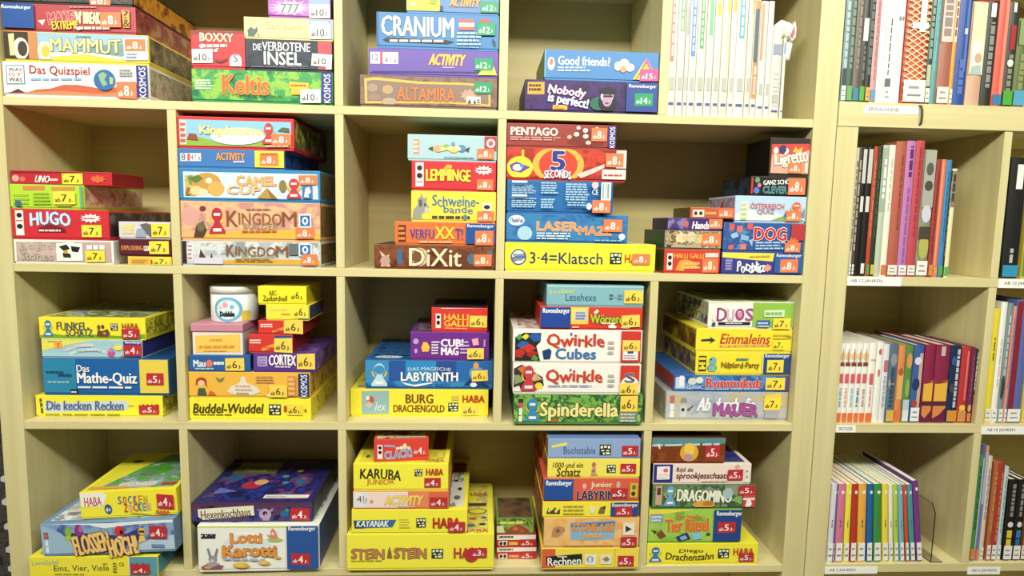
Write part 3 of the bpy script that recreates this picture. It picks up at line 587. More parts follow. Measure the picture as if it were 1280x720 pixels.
B(s3, (348,740,580,600,688,694), '3b3f8c', 'indigo box with a yellow wedge and white bouncing title, beneath the card picture box', [
  G([(350,582),(602,590),(596,632),(350,606)], 'f0de58'), R(366,612,402,672,'5a5a9a'), L(368,616,400,668,4,'a8a4cc'), T('Potzblitz',422,632,560,678,'ecf0f6',bold=.08,out='2a3a7a',wave=.12), S(570,660,22,20,8,'e89a8a'), L(480,600,590,612,1,'c8b040'),
  PN(602,596,740,694,'2f5fa4',RV,'e8ecf4',box=(610,600,730,618)), ST(630,624,716,680,8)], left='26306a', side='26427c', d=.22)
B(s3, (356,746,446,454,578,588), '2f5a9c', 'blue box with scattered red playing cards and outlined red letters', [
  N(358,448,500,580,'~@26/3a6aa8/2f5494/5a86b8'), R(384,454,408,480,'d85a58'), R(420,462,446,490,'e0706a'), R(470,450,496,478,'d85a58'), R(384,548,408,572,'d86460'), R(440,544,468,570,'e07a70'), G([(390,500),(420,490),(430,510),(400,520)], '9ac0e0'), G([(440,500),(480,510),(476,530),(440,524)], '8ab4dc'), G([(480,530),(500,520),(496,556)], '9ac0e0'),
  T('DOG',502,472,660,528,'cf2f34',bold=.08,out='f4e8e0',ow=.07), L(512,532,660,572,3,'a8c8ec'), R(680,448,744,530,'b83a40'), S(690,548,36,36,10,'e8783c'), ST(652,540,728,584,8)], left='24406e', side='24406e', d=.20)
B(s3, (412,762,318,328,438,442), 'b8d3ec', 'pale sky box with mountains and green hills, under the black box', [
  G([(412,400),(480,380),(560,400),(620,395),(662,420),(662,442),(412,440)], 'd8e4e8'), G([(590,440),(640,412),(700,410),(758,430),(758,442)], '86ac5a'), G([(650,416),(664,385),(690,412)], '5a6a9a'), G([(730,410),(756,375),(758,420)], '7a8fb0'), R(440,346,474,436,'e4e6c0'), L(442,350,472,432,4,'b8c89a'),
  T('ÖSTERREICH',486,350,652,378,'d8605a',bold=.02), T('QUIZ',520,380,606,404,'b8706a',bold=.02), PW(712,380,60,60,'dc6a4c'), ST(662,386,736,432,8)], left='~@24/7a6a8c/a8a4b8/8a4a4a', side='8aa4c0', d=.16)
B(s3, (486,764,230,232,312,316), '1a1a1c', 'black box with white and teal letters, beneath the tall black box', [
  R(470,236,498,306,'c83034'), E(518,246,12,12,'5aa06a'), E(516,290,14,14,'5a7ac8'), E(528,268,9,9,'d87a8a'), T('GANZ SCHÖN',546,240,692,264,'f0eee8',bold=.06,rot=3), T('CLEVER',546,272,664,302,'4a7a84',bold=.06,out='7ab0b8'), ST(668,236,752,308,8)], left='~@18/141416/2a3a48/141416', side='141416', d=.16)
B(s3, (576,778,44,52,222,218), '2b2722', 'tall black box with a red printed front, topmost of its stack', [
  R(584,74,776,206,'cf4840'), G([(584,206),(588,120),(700,120),(776,100),(776,206)], 'e0a890'), E(606,104,12,16,'f0e8d8'), E(655,105,16,14,'f0e8d8'), E(640,98,18,20,'3a3a6a'), G([(690,110),(705,84),(715,100),(740,88),(735,115)], 'ecc04a'), T('Lig',600,118,668,180,'f4ecdc',bold=.08,out='9a4a3c',rot=6), T('retto',664,108,768,158,'f4ecdc',bold=.08,out='9a4a3c',rot=10), ST(672,158,744,204,8), R(754,156,768,200,'f0d8cc')], left='0f0d0b', side='1a1714', d=.12)

# ---- third row, first bay
s = Stack((20,370,4.364), 2, 'game stack in the first bay of the third row', *cell(0,1))
B(s, (108,800,540,546,660,660), 'f3e83e', 'yellow box with blackletter title on a pale blue ribbon, first bay of the third row', [
  G([(150,585),(600,570),(620,600),(590,622),(160,636)], 'cdd9e4'), G([(130,560),(142,556),(148,640),(136,642)], '5a5030'), R(136,576,142,584,'f3e83e'), R(138,604,144,612,'f3e83e'),
  T('Die kecken Recken',168,572,588,622,'54628f',bold=.05,out='a8b8d4',shear=.06), L(160,640,610,654,1,'8a8a3a'), L(612,590,650,602,1,'c8c060'),
  G([(672,590),(684,596),(696,588),(708,596),(720,588),(732,596),(744,588),(756,596),(768,588),(782,592),(782,644),(672,644)], 'b5343a'), ST(684,596,778,642,5)], side='~@20/c8c030/7a7a30/e0d840', top='~@20/e8dc40/b8b070/8a9a90', d=.27, traycol='e8dc38')
B(s, (146,836,344,340,516,516), '2161a6', 'large blue box with teal left end and yellow right end, white bold title', [
  R(146,344,326,520,'2f86ae'), L(164,398,262,420,1,'1c4a6c'), L(232,410,304,434,1,'1c4a6c'), L(172,444,290,464,1,'7ab4cc'), R(294,486,336,512,'1c2c3c'), L(298,492,330,508,1,'d8e4ec'), R(676,340,836,520,'e9cf52'),
  T('Das',334,372,404,404,'f2f4f4',bold=.05), T('Mathe-Quiz',334,406,662,466,'f4f6f6',bold=.06), L(338,468,660,484,1,'e4ecf4'), ST(714,406,808,464,5)], side='245a8c', top='1c4a80', d=.27)
B(s, (140,690,236,244,342,350), 'a4cbd6', 'pale blue box with a pink fairy creature and indigo end panel', [
  G([(140,300),(260,270),(420,244),(140,236)], 'ece056'), R(172,238,262,276,'f0e070'), L(176,240,256,256,1,'a8a040'), E(232,266,24,22,'eeb048'), G([(226,256),(240,258),(234,270),(240,278),(226,280),(232,268)],'c8402e'), G([(150,346),(150,310),(300,320),(560,320),(690,330),(690,350)], 'a8d0e4'),
  G([(262,296),(320,270),(380,260),(425,264),(430,278),(380,276),(320,288),(275,304)],'d8d4dc'), G([(280,318),(340,294),(420,284),(490,300),(492,318),(420,302),(340,310),(292,326)],'d0dce0'), L(300,272,420,284,1,'a8c0cc'), L(330,294,470,308,1,'a0bccc'), G([(500,330),(505,300),(520,310),(540,304),(540,325),(525,340)], 'c8589c'), E(520,296,10,14,'d880a8'), E(560,284,24,16,'f0e068'), G([(560,348),(600,320),(620,348)], 'c8845a'),
  PN(590,238,690,350,'3a3f8c',RV,'eceef6',box=(600,246,688,264)), ST(590,268,690,330,4)], side='2c3078', top='~@18/4a4a40/8a8a60/4a6a80', d=.26)
B(s, (126,706,114,122,228,236), 'f3e53a', 'yellow box with a green grass strip along its front and a blue award pawn', [
  G([(126,228),(126,206),(200,200),(300,212),(420,204),(560,212),(706,204),(706,236)], '6fa83a'), PW(175,172,54,84,'3a80b4'), T('FUNKEL-',222,142,402,182,'55585c',bold=.06,wave=.06), T('SCHATZ',270,176,418,212,'55585c',bold=.06,wave=-.06),
  G([(440,212),(446,180),(470,186),(500,176),(512,200),(500,216)], '6a4a30'), E(452,166,9,12,'7a5030'), E(474,164,8,10,'5a3a24'), G([(470,196),(490,190),(488,206)], 'e0a060'), HB(518,148,556,182), t('HABA',580,146,672,180,'b3383a',bold=.04), ST(578,176,676,226,5)], side='~@22/d8cc30/8a8230/e4dc40/9a8a38', top='~@18/a8a060/5a6a40/c8c8a0/6a8aa0', d=.26)

# ---- third row, second bay
s = Stack((220,345,3.79), 2, 'game stack in the second bay of the third row', *cell(1,2))
B(s, (62,640,578,578,686,682), 'f4ea3e', 'yellow box with brown slanted title, lowest in the second bay of the third row', [T('Buddel-Wuddel',82,606,412,650,'4f4420',bold=.06,shear=.15,out='c8b83a',ow=.02), L(82,652,280,664,1,'8a7a2a'), HB(440,606,496,656), R(512,612,524,640,'b3403a'), R(610,626,618,640,'b3403a'), ST(528,604,600,656,6,bg='efd84a')], side='~@24/d8cc38/e8dc40/a89a30', top='~@24/e8dc40/b8a848/8a8a60', d=.27)
k = B(s, (60,636,456,456,574,574), 'ecb84a', 'orange yellow box with a red haired child and a small bat', [
  E(120,500,26,20,'b8402a'), G([(90,520),(100,490),(140,486),(150,530),(140,512),(100,512)], 'b8402a'), E(120,508,16,14,'ecc8a0'), G([(100,570),(106,530),(136,530),(146,570)], '4a5a48'), G([(150,572),(160,540),(180,550),(190,566)], 'd8603a'), G([(188,476),(206,488),(232,478),(222,496),(208,504),(196,496)], '8a7a5a'),
  G([(240,545),(262,520),(300,505),(310,476),(326,476),(336,505),(376,520),(400,545),(360,560),(280,560)], 'e8ddd0'), L(280,512,360,545,2,'cda890'), L(285,546,355,560,1,'a8988a'), L(380,470,480,505,3,'c8945a'), R(532,470,568,566,'d88a48'), L(534,474,566,562,4,'f0c070'), G([(430,574),(440,552),(470,548),(500,574)], 'f0ecd8'),
  PN(582,456,636,574,'26366f','KOSMOS','f0f2f8',vert=True), ST(444,512,528,568,6)], side='~@26/5a4a20/c8a040/d8b858', top='~@24/c8a040/e8dcc0/6a5a40', d=.27)
k1 = B(s, (62,352,372,380,446,446), '2c5fa0', 'small blue box with white blurred title under a pink lidded tin', [T('Mau',82,394,140,424,'e4ecf4',bold=.08), E(158,410,16,16,'e8785a'), L(178,398,232,420,1,'e4ecf4'), L(90,426,180,438,1,'a8c4e0'), ST(234,388,324,440,6)], on=k, side='1c3560', d=.17)
k2 = B(s, (366,664,362,372,444,438), '5f3a90', 'purple box with white rounded title under the small red boxes', [R(386,376,432,418,'b8a4d0'), L(390,380,428,414,3,'8a70b0'), T('CORTEX',440,372,570,412,'f0ecf4',bold=.08,out='3a2060',arc=.1), L(470,412,560,424,1,'d8c8e4'), ST(574,370,660,426,6)], on=k, side='~@22/4a2a70/6a4a98/8a78a8', top='~@22/4a2a70/7a5aa0', d=.20)
t1 = B(s, (78,316,236,246,366,370), 'e6dcd6', 'rectangular tin with white rim, yellow front and dusty pink lid, under the round tin', [
  R(92,278,304,356,'edc256'), R(96,282,300,352,'f0c95f'), L(160,292,230,310,1,'d89a4a'), L(108,320,290,342,1,'e0943e'), L(130,344,250,354,1,'dca050')], on=k1, tray=False, side='d8c8c8', d=.13, name='game_tin', dY=.003)
mb = MB(); w_ = 0.0  # pink lid of the tin
# lid over the tin body
import types
r_ = t1['root']; bd = [o for o in r_.children if o.name.startswith('carton')][0]
bx = [v.co for v in bd.data.vertices]; hx = max(v.x for v in bx); hz = max(v.z for v in bx); hd = max(v.y for v in bx)
mb.box((-hx-.002, -.003, hz-.010), (hx+.002, hd+.003, hz+.007), 'c88a9c', .0018)
o = mb.build('tin_lid', r_); o['label'] = 'dusty pink lid'
t1['z1'] += .0072
# round tin
p0, p1 = at(*s.px(124,130), .03), at(*s.px(354,130), .03)
r = (p1.x - p0.x) / 2 * .985; zc = t1['z1'] + .0003; zt = at(*s.px(240,52), .03).z; H = zt - zc
rt = thing('game_tin', 'round white tin with a blue ringed emblem standing on the pink lidded tin', 'game', ((p0.x+p1.x)/2, t1['Y'] + .012 + r, zc), s.group)
mb = MB(); mb.lathe([(r*.955,0),(r*.97,.0015),(r*.97,H*.80),(r*.95,H*.80)], 'e6eaea', 56); mb.build('tin_body', rt)
mb = MB(); mb.lathe([(r,H*.80),(r*1.0,H*.975),(r*.985,H*.998),(r*.95,H),(r*.01,H)], 'eef0ea', 56); mb.build('tin_lid', rt)
def curved(name, pts, m, lay, parent=rt, rr=r*.97, z=1.0):
    # pts in (angle from the front in degrees, height share)
    mb = MB(); mb.poly([((rr+lay)*math.sin(math.radians(a)), -(rr+lay)*math.cos(math.radians(a)), H*.8*b) for a, b in pts], m); return mb
def disc(cx, cy, ra, rb, m, lay, mb=None, n=26):
    mb = mb or MB(); i = mb.mi(m); ring = []
    # fan of thin wedges that follows the curved wall
    def q(a, b, l): return mb.bm.verts.new(((r*.97+l)*math.sin(math.radians(a)), -(r*.97+l)*math.cos(math.radians(a)), H*.8*b))
    ks = 6; rows = []
    for j in range(ks + 1):
        f = j / ks; rows.append([q(cx + ra*f*math.cos(2*math.pi*k/n), cy + rb*f*math.sin(2*math.pi*k/n), lay) for k in range(n)])
    for A, B_ in zip(rows, rows[1:]):
        for k in range(n):
            try: mb.bm.faces.new([A[k], A[(k+1)%n], B_[(k+1)%n], B_[k]][::1]).material_index = i
            except ValueError: pass
    return mb
em = disc(3, .46, 36, .44, '6fb4d4', .0004); disc(3, .46, 29, .36, 'a8d4e6', .0006, em); disc(3, .44, 27, .33, 'dceef4', .0008, em)
disc(-2, .62, 7, .10, 'e0a8b4', .0011, em); disc(-2, .74, 4, .05, 'f0d0b0', .0012, em); disc(14, .55, 5, .08, '8ab4dc', .0011, em); disc(-14, .52, 4, .06, 'e8c0c8', .0011, em)
em.build('round_emblem', rt)
tm = MB(); vs, ps = glyphs('Dobble', .08); X1 = max(v[0] for v in vs); Y0 = min(v[1] for v in vs); Y1 = max(v[1] for v in vs)
nv = [tm.bm.verts.new(((r*.97+.0015)*math.sin(math.radians(-16+36*v[0]/X1)), -(r*.97+.0015)*math.cos(math.radians(-16+36*v[0]/X1)), H*.8*(.20+.2*(v[1]-Y0)/(Y1-Y0)))) for v in vs]
for p in ps: tm.bm.faces.new([nv[k] for k in p]).material_index = tm.mi('24222a')
tm.build('title_lettering', rt)
mb = MB(); i = mb.mi('e0c24a'); 
for a in range(36, 58, 2):
    q = [mb.bm.verts.new(((r*.97+.0009)*math.sin(math.radians(x)), -(r*.97+.0009)*math.cos(math.radians(x)), H*.8*z)) for x, z in ((a,.04),(a+2,.04),(a+2,.40),(a,.40))]
    mb.bm.faces.new(q).material_index = i
o = mb.build('age_sticker', rt); o['label'] = 'yellow age sticker'

m1 = B(s, (344,552,274,282,354,346), 'd23a34', 'red card box with blue end, resting on the purple box', [L(350,294,412,314,2,'f0dcd8'), G([(406,330),(464,312),(466,326),(408,344)],'e8a04a'), L(412,322,460,334,1,'c86a3a'), R(470,278,552,350,'2a4f8c'), ST(466,292,552,344,6)], on=k2, side='8a2028', top='a83038', d=.14, name='card_game_box')
m2 = B(s, (390,602,206,216,274,266), 'd43c34', 'red card box under the two small yellow boxes', [L(400,222,464,242,2,'f0dcd8'), G([(454,256),(512,238),(512,252),(456,268)],'e89a4a'), L(460,246,508,260,1,'c8603a'), ST(512,212,602,264,6)], on=m1, side='8a2028', top='a83038', d=.14, name='card_game_box', dY=.004)
m3 = B(s, (426,632,134,142,212,206), 'f2e24a', 'small yellow box with a dark blue right end, under the handwritten yellow one', [L(498,172,542,188,1,'d89a4a'), L(440,150,540,164,1,'e8d870'), R(582,136,632,206,'4a5a88'), ST(556,140,628,196,6,bg='f2e24a')], on=m2, side='3a4468', d=.12, name='card_game_box', dY=-.002)
B(s, (388,618,54,44,136,126), 'f4e830', 'bright yellow small box with black handwritten title, topmost of the small box pile', [T('ABC-',440,70,482,92,'2e2a1a',bold=.02,shear=.1), T('Zauberduell',412,92,526,116,'2e2a1a',bold=.03,wave=.08), ST(540,56,610,112,6,bg='f4e830')], on=m3, side='c8bc28', d=.12, name='card_game_box')

# ---- third row, third bay
s = Stack((410,360,4.114), 2, 'game stack in the third bay of the third row', *cell(2,3))
B(s, (70,824,510,530,656,670), 'f3e440', 'yellow box with brown capitals and a blue grey square, under the blue maze box', [
  R(132,524,280,644,'93b4b8'), E(180,570,20,20,'b85a50'), G([(150,600),(170,575),(190,590),(180,612)], 'c8b8b0'), E(165,560,10,12,'e8e0d8'), t('lex',208,580,264,628,'dce8e8',bold=-.01,shear=.2),
  T('BURG',370,546,522,592,'7a4a24',bold=.06,arc=.0), T('DRACHENGOLD',304,600,584,638,'7a4a24',bold=.05), HB(604,592,658,636), R(622,556,662,578,'d8bc58'), t('HABA',682,556,804,592,'b4342c',bold=.06), ST(680,606,766,656,6,bg='ecd25a')], side='d0c236', top='~@16/eadc40/c8c8a0/8a8a68', d=.27)
k = B(s, (190,850,368,376,522,526), '2b66a6', 'blue maze box with white title and pale award pawn, third bay of the third row', [
  R(190,368,312,526,'3f8cc0'), R(312,370,398,526,'2a56a0'), R(398,370,556,526,'2f8cc8'), R(556,372,660,526,'2a4e94'), R(660,374,850,526,'2a68b0'), N(190,480,850,526,'~@14/2460a0/3a88c0/2a58a0'),
  PW(264,448,80,120,'bcdcec'), E(264,420,26,24,'3f8cc0'), T('DAS MAGISCHE',410,408,632,426,'d8e8f4',bold=.02,arc=.25), T('LABYRINTH',374,434,670,480,'f0f2f4',bold=.08,out='2a4a8c',wave=.05), G([(374,484),(440,500),(530,486),(540,492),(450,512),(400,500)], 'e4ecf4'),
  E(765,440,40,36,'6a90b8'), E(762,400,14,18,'d8a04a'), G([(700,500),(730,470),(800,480),(830,510)], '1c3a70'), E(750,500,18,12,'dce4ec'), ST(740,424,824,480,6,rot=3)], side='1c3f78', top='~@14/1c4478/2a64a0/16305c', d=.27, tops=[('e',.17,.13,.11,.05,'d8dce0'),('t','LABY',.11,.11,.23,.15,'2a3a60')])
k = B(s, (424,828,222,232,364,370), '6f3090', 'purple box with white block letters and small dice, under a red box', [
  E(452,270,14,14,'c0a0d4'), E(452,318,8,12,'c0a0d4'), G([(480,300),(490,274),(510,276),(524,300),(516,322),(484,322)], 'f0c04a'), T('CUBI',578,262,696,298,'f0ecf4',bold=.12), T('MAG',580,302,672,340,'f0ecf4',bold=.12), L(532,268,574,336,5,'e8dcf0'), L(680,268,730,336,4,'d0b0e0'), G([(738,262),(770,256),(776,290),(746,294)], 'e8a8c0'), R(800,264,808,300,'c0a0d4'), ST(716,306,802,360,6)], on=k, side='4a2068', top='~@24/3a3038/6a5060/8a8078', d=.2)
B(s, (532,820,98,104,230,224), 'd83c34', 'red box with yellow double title, topmost in the third bay of the third row', [R(554,132,580,208,'f2e8e2'), E(567,150,9,10,'2a2020'), E(567,180,9,12,'2a2020'), T('HALLI',596,134,722,164,'f0c84a',bold=.08), T('GALLI',596,166,722,198,'f0c84a',bold=.08), L(600,202,720,214,1,'f0a070'), R(584,98,790,106,'e4dcd4'), ST(728,142,818,200,6)], on=k, side='8a2420', top='2a2430', d=.16)

# ---- third row, fourth bay
s = Stack((620,345,3.79), 2, 'game stack in the fourth bay of the third row', *cell(3,4))
B(s, (84,694,556,566,704,700), '5a9448', 'green forest box with cream looping title, lowest of the fourth bay in the third row', [
  N(84,556,694,704,'~@16/3f7a3c/7ab050/2f5c34/94c060'), R(104,580,128,600,'3a3020'), E(116,610,14,12,'b85a68'), R(108,626,124,660,'ece8d8'), R(108,664,124,694,'ece8d8'), PW(172,634,66,110,'3a88bc'), E(250,690,14,12,'b84a3a'), E(280,686,12,10,'c85a3a'),
  T('Spinderella',206,600,578,684,'f0e29a',bold=.06,out='5a6a2a',wave=.03), R(584,640,668,694,'7a8a78'), L(588,646,664,690,3,'c8d0c0'), ST(586,568,668,640,6)], side='2f5a30', d=.27)
B(s, (80,686,416,418,560,566), 'f1ece6', 'white box with red title and wooden tiles, above the green forest box', [
  G([(84,440),(120,420),(220,480),(226,520),(180,566),(84,560)], '3a3432'), G([(100,440),(130,424),(160,450),(130,470)], 'c8743a'), G([(84,470),(110,470),(128,500),(90,515)], '8a9a6a'), G([(150,470),(190,462),(218,490),(180,500)], 'c8a48a'), E(202,522,18,16,'ecd43a'), G([(84,530),(110,520),(120,560),(84,560)], 'e8e4dc'), PW(154,486,72,120,'c83a4a'),
  T('Qwirkle',234,446,502,512,'c6402e',bold=.06,wave=.06,shadow='d8a89c'), R(346,438,354,450,'3a6aa8'), L(246,512,490,530,1,'a8b0c8'), L(528,460,560,530,3,'b8b4b0'), R(586,418,676,566,'cf3b32'), E(632,520,44,46,'f4f0ec'), R(588,520,676,566,'f4f0ec'), t('S',606,458,656,504,'3a5a9c',bold=.06,out='e8c24a'), ST(584,506,672,566,6)], side='d8d0c8', d=.27, traycol='e4ded8')
B(s, (80,692,254,256,410,414), 'f3eee8', 'white box with red and blue title and a heap of coloured cubes', [
  G([(90,290),(130,270),(212,270),(210,310),(190,330),(210,400),(90,400)], '2a2826'), G([(92,290),(112,274),(126,290),(108,304)], '4aa048'), G([(120,290),(140,274),(158,284),(140,302)], 'e8d43a'), G([(150,284),(180,272),(210,276),(206,306),(180,310)], '2a5fa8'), G([(96,330),(120,306),(150,312),(160,330),(130,345)], '2a62b0'), G([(92,350),(120,338),(140,360),(120,385),(94,380)], 'b8342c'), G([(120,335),(160,320),(190,340),(150,362)], 'c83a2c'), G([(140,370),(170,350),(196,360),(180,390)], 'a82c28'), G([(166,392),(180,372),(200,380),(196,402)], '4a9a3e'),
  T('Qwirkle',238,276,512,340,'c6402e',bold=.06,wave=.06,shadow='d8a89c'), R(348,268,358,280,'3a6aa8'), G([(218,352),(250,340),(262,352),(256,388),(226,390)], '1e3f70'), T('Cubes',280,340,474,388,'3f74b0',bold=.07), L(528,300,560,370,3,'b8b4b0'), R(590,256,684,414,'cf3b32'), R(600,350,672,392,'f2ece6'), R(622,352,650,362,'3a4a8a'), L(606,366,668,388,2,'9aa0b0'), ST(596,300,680,350,6)], side='d8d0c8', d=.27, top='~@18/c89a90/e8e0d8/a83a30', traycol='e4ded8')
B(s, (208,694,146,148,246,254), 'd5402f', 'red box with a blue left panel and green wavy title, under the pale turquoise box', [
  R(352,148,436,224,'ecc94a'), G([(352,214),(440,150),(440,146),(352,146)], 'f0dc5a'), R(372,164,430,208,'c8ccd8'), L(376,168,426,204,3,'6a7aa8'), G([(460,170),(476,156),(486,166),(468,182)], 'f0e4d8'), T('Wörterei',444,180,612,222,'a8c83e',bold=.07,out='6a3a1c',wave=.06), G([(530,232),(550,220),(572,236),(566,250),(534,248)], 'f0e8dc'), G([(590,240),(612,226),(636,240),(630,252),(596,252)], 'f0e0d0'), R(360,234,392,246,'f0d0c0'), L(500,214,580,226,1,'f0d8c8'),
  PN(208,146,352,248,'26479a',RV,'f2f4f8',box=(220,152,348,180)), ST(594,182,680,238,6,rot=3)], side='9a2c20', d=.2)
B(s, (240,700,44,46,136,140), '82b4c0', 'pale turquoise box with plain dark title, topmost in the fourth bay of the third row', [R(240,44,700,54,'a4ccd4'), t('LernSpiel',258,62,368,86,'d8d870',bold=.03,rot=4), T('Lesehexe',330,80,474,112,'3a5f86',bold=.0), L(536,80,556,108,2,'4a6070'), L(575,80,600,108,2,'6a8a90'), L(560,90,575,98,1,'8aa8b0'), ST(606,64,696,122,6)], side='5a8a96', d=.2)

# ---- third row, fifth bay
s = Stack((800,350,3.79), 2, 'game stack in the fifth bay of the third row', *cell(4,5))
B(s, (122,720,526,534,660,668), 'a9b0bc', 'grey blue box with a little knight and purple block letters', [
  N(122,526,720,668,'~@10/9aa8c0/b8bcc0/c8b890'), R(140,545,164,580,'b8707a'), R(144,586,162,612,'f0ece4'), R(144,616,162,646,'f0ece4'), E(208,572,16,18,'8a9098'), G([(190,600),(200,588),(220,590),(226,620),(216,650),(194,648)], 'c8ccd0'), E(206,612,8,8,'2a2a30'), G([(226,610),(256,590),(258,596),(230,622)], '6a6458'), R(196,580,218,588,'d8bca0'),
  T('Ab durch die',276,556,560,620,'eef0f4',bold=.08,out='8a94a8',shear=.2), T('MAUER',352,588,574,642,'a4589c',bold=.12,out='7a3a74',wave=.06), G([(600,546),(680,536),(690,600),(620,610)], 'ecd458'), R(606,614,676,656,'a8a8b4'), ST(600,560,680,616,7)], side='8a8894', left='~@16/a8a08c/8a8a90/b8b098', d=.27)
B(s, (160,704,448,456,530,534), '3568ae', 'blue box with red outlined title and deep red left side, above the knight box', [
  N(160,448,704,534,'~@9/2f60a6/5a90cc/3058a0'), R(168,458,212,514,'c8d4e8'), R(186,452,206,504,'e8ecf4'), E(246,480,20,18,'d0d8c8'), E(280,474,18,16,'dce4d8'), t('CLASSIC',220,500,298,516,'e4ecf4',bold=.03), T('Rummikub',310,466,576,512,'d8463c',bold=.08,out='f0e4e0'), L(310,512,560,524,1,'9ac0e4'), R(640,456,704,534,'5a4a98'), ST(592,464,684,522,7)], left='9a2a38', side='3a2f78', d=.27)
B(s, (264,722,340,348,440,446), 'f3e140', 'yellow box with a blue hippo, dark yellow title and dark blue end panel', [
  R(278,356,314,424,'3a3220'), L(280,358,312,420,3,'f3e140'), R(290,396,302,412,'f3e140'), E(344,378,18,18,'7ab0b0'), E(342,408,24,16,'6aa0a4'), G([(326,424),(330,400),(356,400),(360,424)], '8ab8b0'), E(336,372,4,4,'2a2a28'), T('Nilpferd-Party',386,384,570,418,'7a5a1e',bold=.03,wave=.06), L(456,364,520,380,1,'4a8a7a'), R(582,346,590,446,'e8e0a0'),
  PN(588,346,722,446,'274a82',RV,'e8ecf4',box=(594,350,712,370)), ST(606,376,686,430,7)], left='~@20/d8c438/8a6a28/2a3a68', side='1c3560', d=.24)
B(s, (266,736,228,236,330,342), 'f3e23c', 'yellow box with red script title and a small arrow', [G([(290,276),(336,272),(332,264),(360,280),(332,296),(338,284),(290,284)], '3a3a4a'), T('Einmaleins',386,254,628,298,'c23c3c',bold=.05,shear=.2), R(382,302,628,312,'d8745a'), L(390,302,620,314,1,'f0c070'), L(640,254,730,282,2,'c8b040'), G([(700,264),(730,262),(728,278)], 'a89838'), ST(640,284,700,326,7,bg='f3e23c'), R(670,330,694,340,'4a4a60')], left='~@20/c8b030/8a6a24/6a3a1c', side='c8b830', d=.27)
B(s, (324,736,96,112,224,228), 'f2efe8', 'white and lime box with purple letters of mixed size, topmost of its stack', [
  R(536,100,736,230,'94c24c'), R(324,96,540,104,'d8e4b0'), T('D',364,128,412,190,'9c3f7c',bold=.04), T('U',412,138,448,188,'d8c8d8',bold=.04,out='a8689c'), T('O',452,132,496,186,'9c3f7c',bold=.04), T('S',500,132,540,188,'b0508c',bold=.04), E(474,160,12,14,'d890b8'), R(372,194,526,206,'22242a'), L(406,196,490,204,1,'d8d8d8'), G([(342,196),(356,194),(360,206),(352,212),(342,210)], '4a4a44'), E(350,168,8,22,'e4ecdc'), R(590,142,688,172,'d4ecc4'), L(596,146,684,170,1,'8ab870'), R(556,186,620,224,'3a62a4'), L(560,192,616,220,2,'c8d8ec'), ST(634,178,718,226,7)], left='~@22/8a8040/d8d0a8/4a6a98/6a3a48', side='5a8a30', top='~@18/b8b890/8a9a50/d8d8c0', d=.23)

# ---- lowest row, first bay
s = Stack((20,560,4.5), 3, 'game stack in the first bay of the lowest row', *cell(0,1))
B(s, (76,800,616,606,732,728), 'f1e440', 'yellow box with a teal end and plain thin title, under the tilted penguin box', [R(632,606,640,730,'e8e4c0'), R(638,606,800,730,'5a9cae'), t('LernSpiel',92,632,240,664,'9ac4a0',bold=.04,rot=3), T('Eins, Vier, Viele',212,658,522,696,'4f5a50',bold=-.005), L(216,702,420,716,1,'a8a030'), t('CE',580,642,608,662,'4a5a40',bold=.0), L(546,640,570,700,4,'7a7a30'), L(490,640,520,652,1,'a0a040'), G([(648,650),(656,640),(668,652),(682,640),(700,652),(720,640),(740,650),(752,642),(758,700),(648,704)], 'b03a3c'), ST(656,662,750,706,4)], side='4a8898', top='~@16/eadc40/6a9aa0/d8d0a0', d=.27)
B(s, (146,936,430,398,588,548), '6f94c0', 'large icy blue penguin picture box lying tilted, first bay of the lowest row', [
  N(146,398,936,590,'~@9/4a62a0/8aa8cc/5a6ca8'), G([(146,430),(260,470),(330,520),(400,580),(146,588)], '9fbcd6'), G([(560,588),(660,540),(800,490),(936,470),(936,548)], 'b4cce0'), G([(146,430),(300,412),(560,420),(760,400),(936,398),(936,412),(700,425),(520,445),(430,430),(300,430)], 'e8eef2'), G([(300,470),(420,470),(620,480),(760,430),(720,500),(560,560),(440,585),(340,550)], '3f3f7c'),
  R(164,470,190,500,'4a4a58'), E(177,485,12,12,'c86a60'), R(170,508,186,534,'eceef0'), R(170,540,186,566,'eceef0'), E(310,464,20,22,'8ab83a'), G([(280,500),(300,480),(325,485),(318,508)], 'a8cc4a'), E(372,456,24,28,'8a3a8c'), E(384,450,12,14,'b86ab0'), E(612,458,28,26,'cc3a34'), E(624,462,10,10,'1c1a20'), G([(590,500),(600,480),(634,482),(640,500)], 'e0dcd8'), E(744,456,20,18,'ecb84a'), R(728,452,760,462,'2a2420'), G([(724,510),(730,476),(758,476),(764,500)], 'ecc858'), E(530,566,16,10,'5ac07a'),
  T('FLOSSEN',332,470,552,562,'f0c878',bold=.08,out='7a4a38',rot=8), T('HOCH!',540,484,718,570,'f0c878',bold=.08,out='7a4a38',rot=8), L(800,506,890,534,1,'6a8ab0'), ST(792,428,896,486,4)], side='5a7aa0', top='~@9/dce4ea/8a8a88/e8ecee/b8c0c0/c8a888', d=.27, tilt=-2.2, tops=[('e',.3,.3,.1,.1,'2a2a2c'),('e',.3,.26,.06,.06,'ecece8'),('e',.2,.5,.09,.08,'2c2c30'),('e',.2,.47,.05,.05,'e4e4e0'),('e',.42,.55,.07,.09,'303034'),('g',[(.8,.06),(.95,.06),(.95,.2),(.84,.18)],'d8a060')])
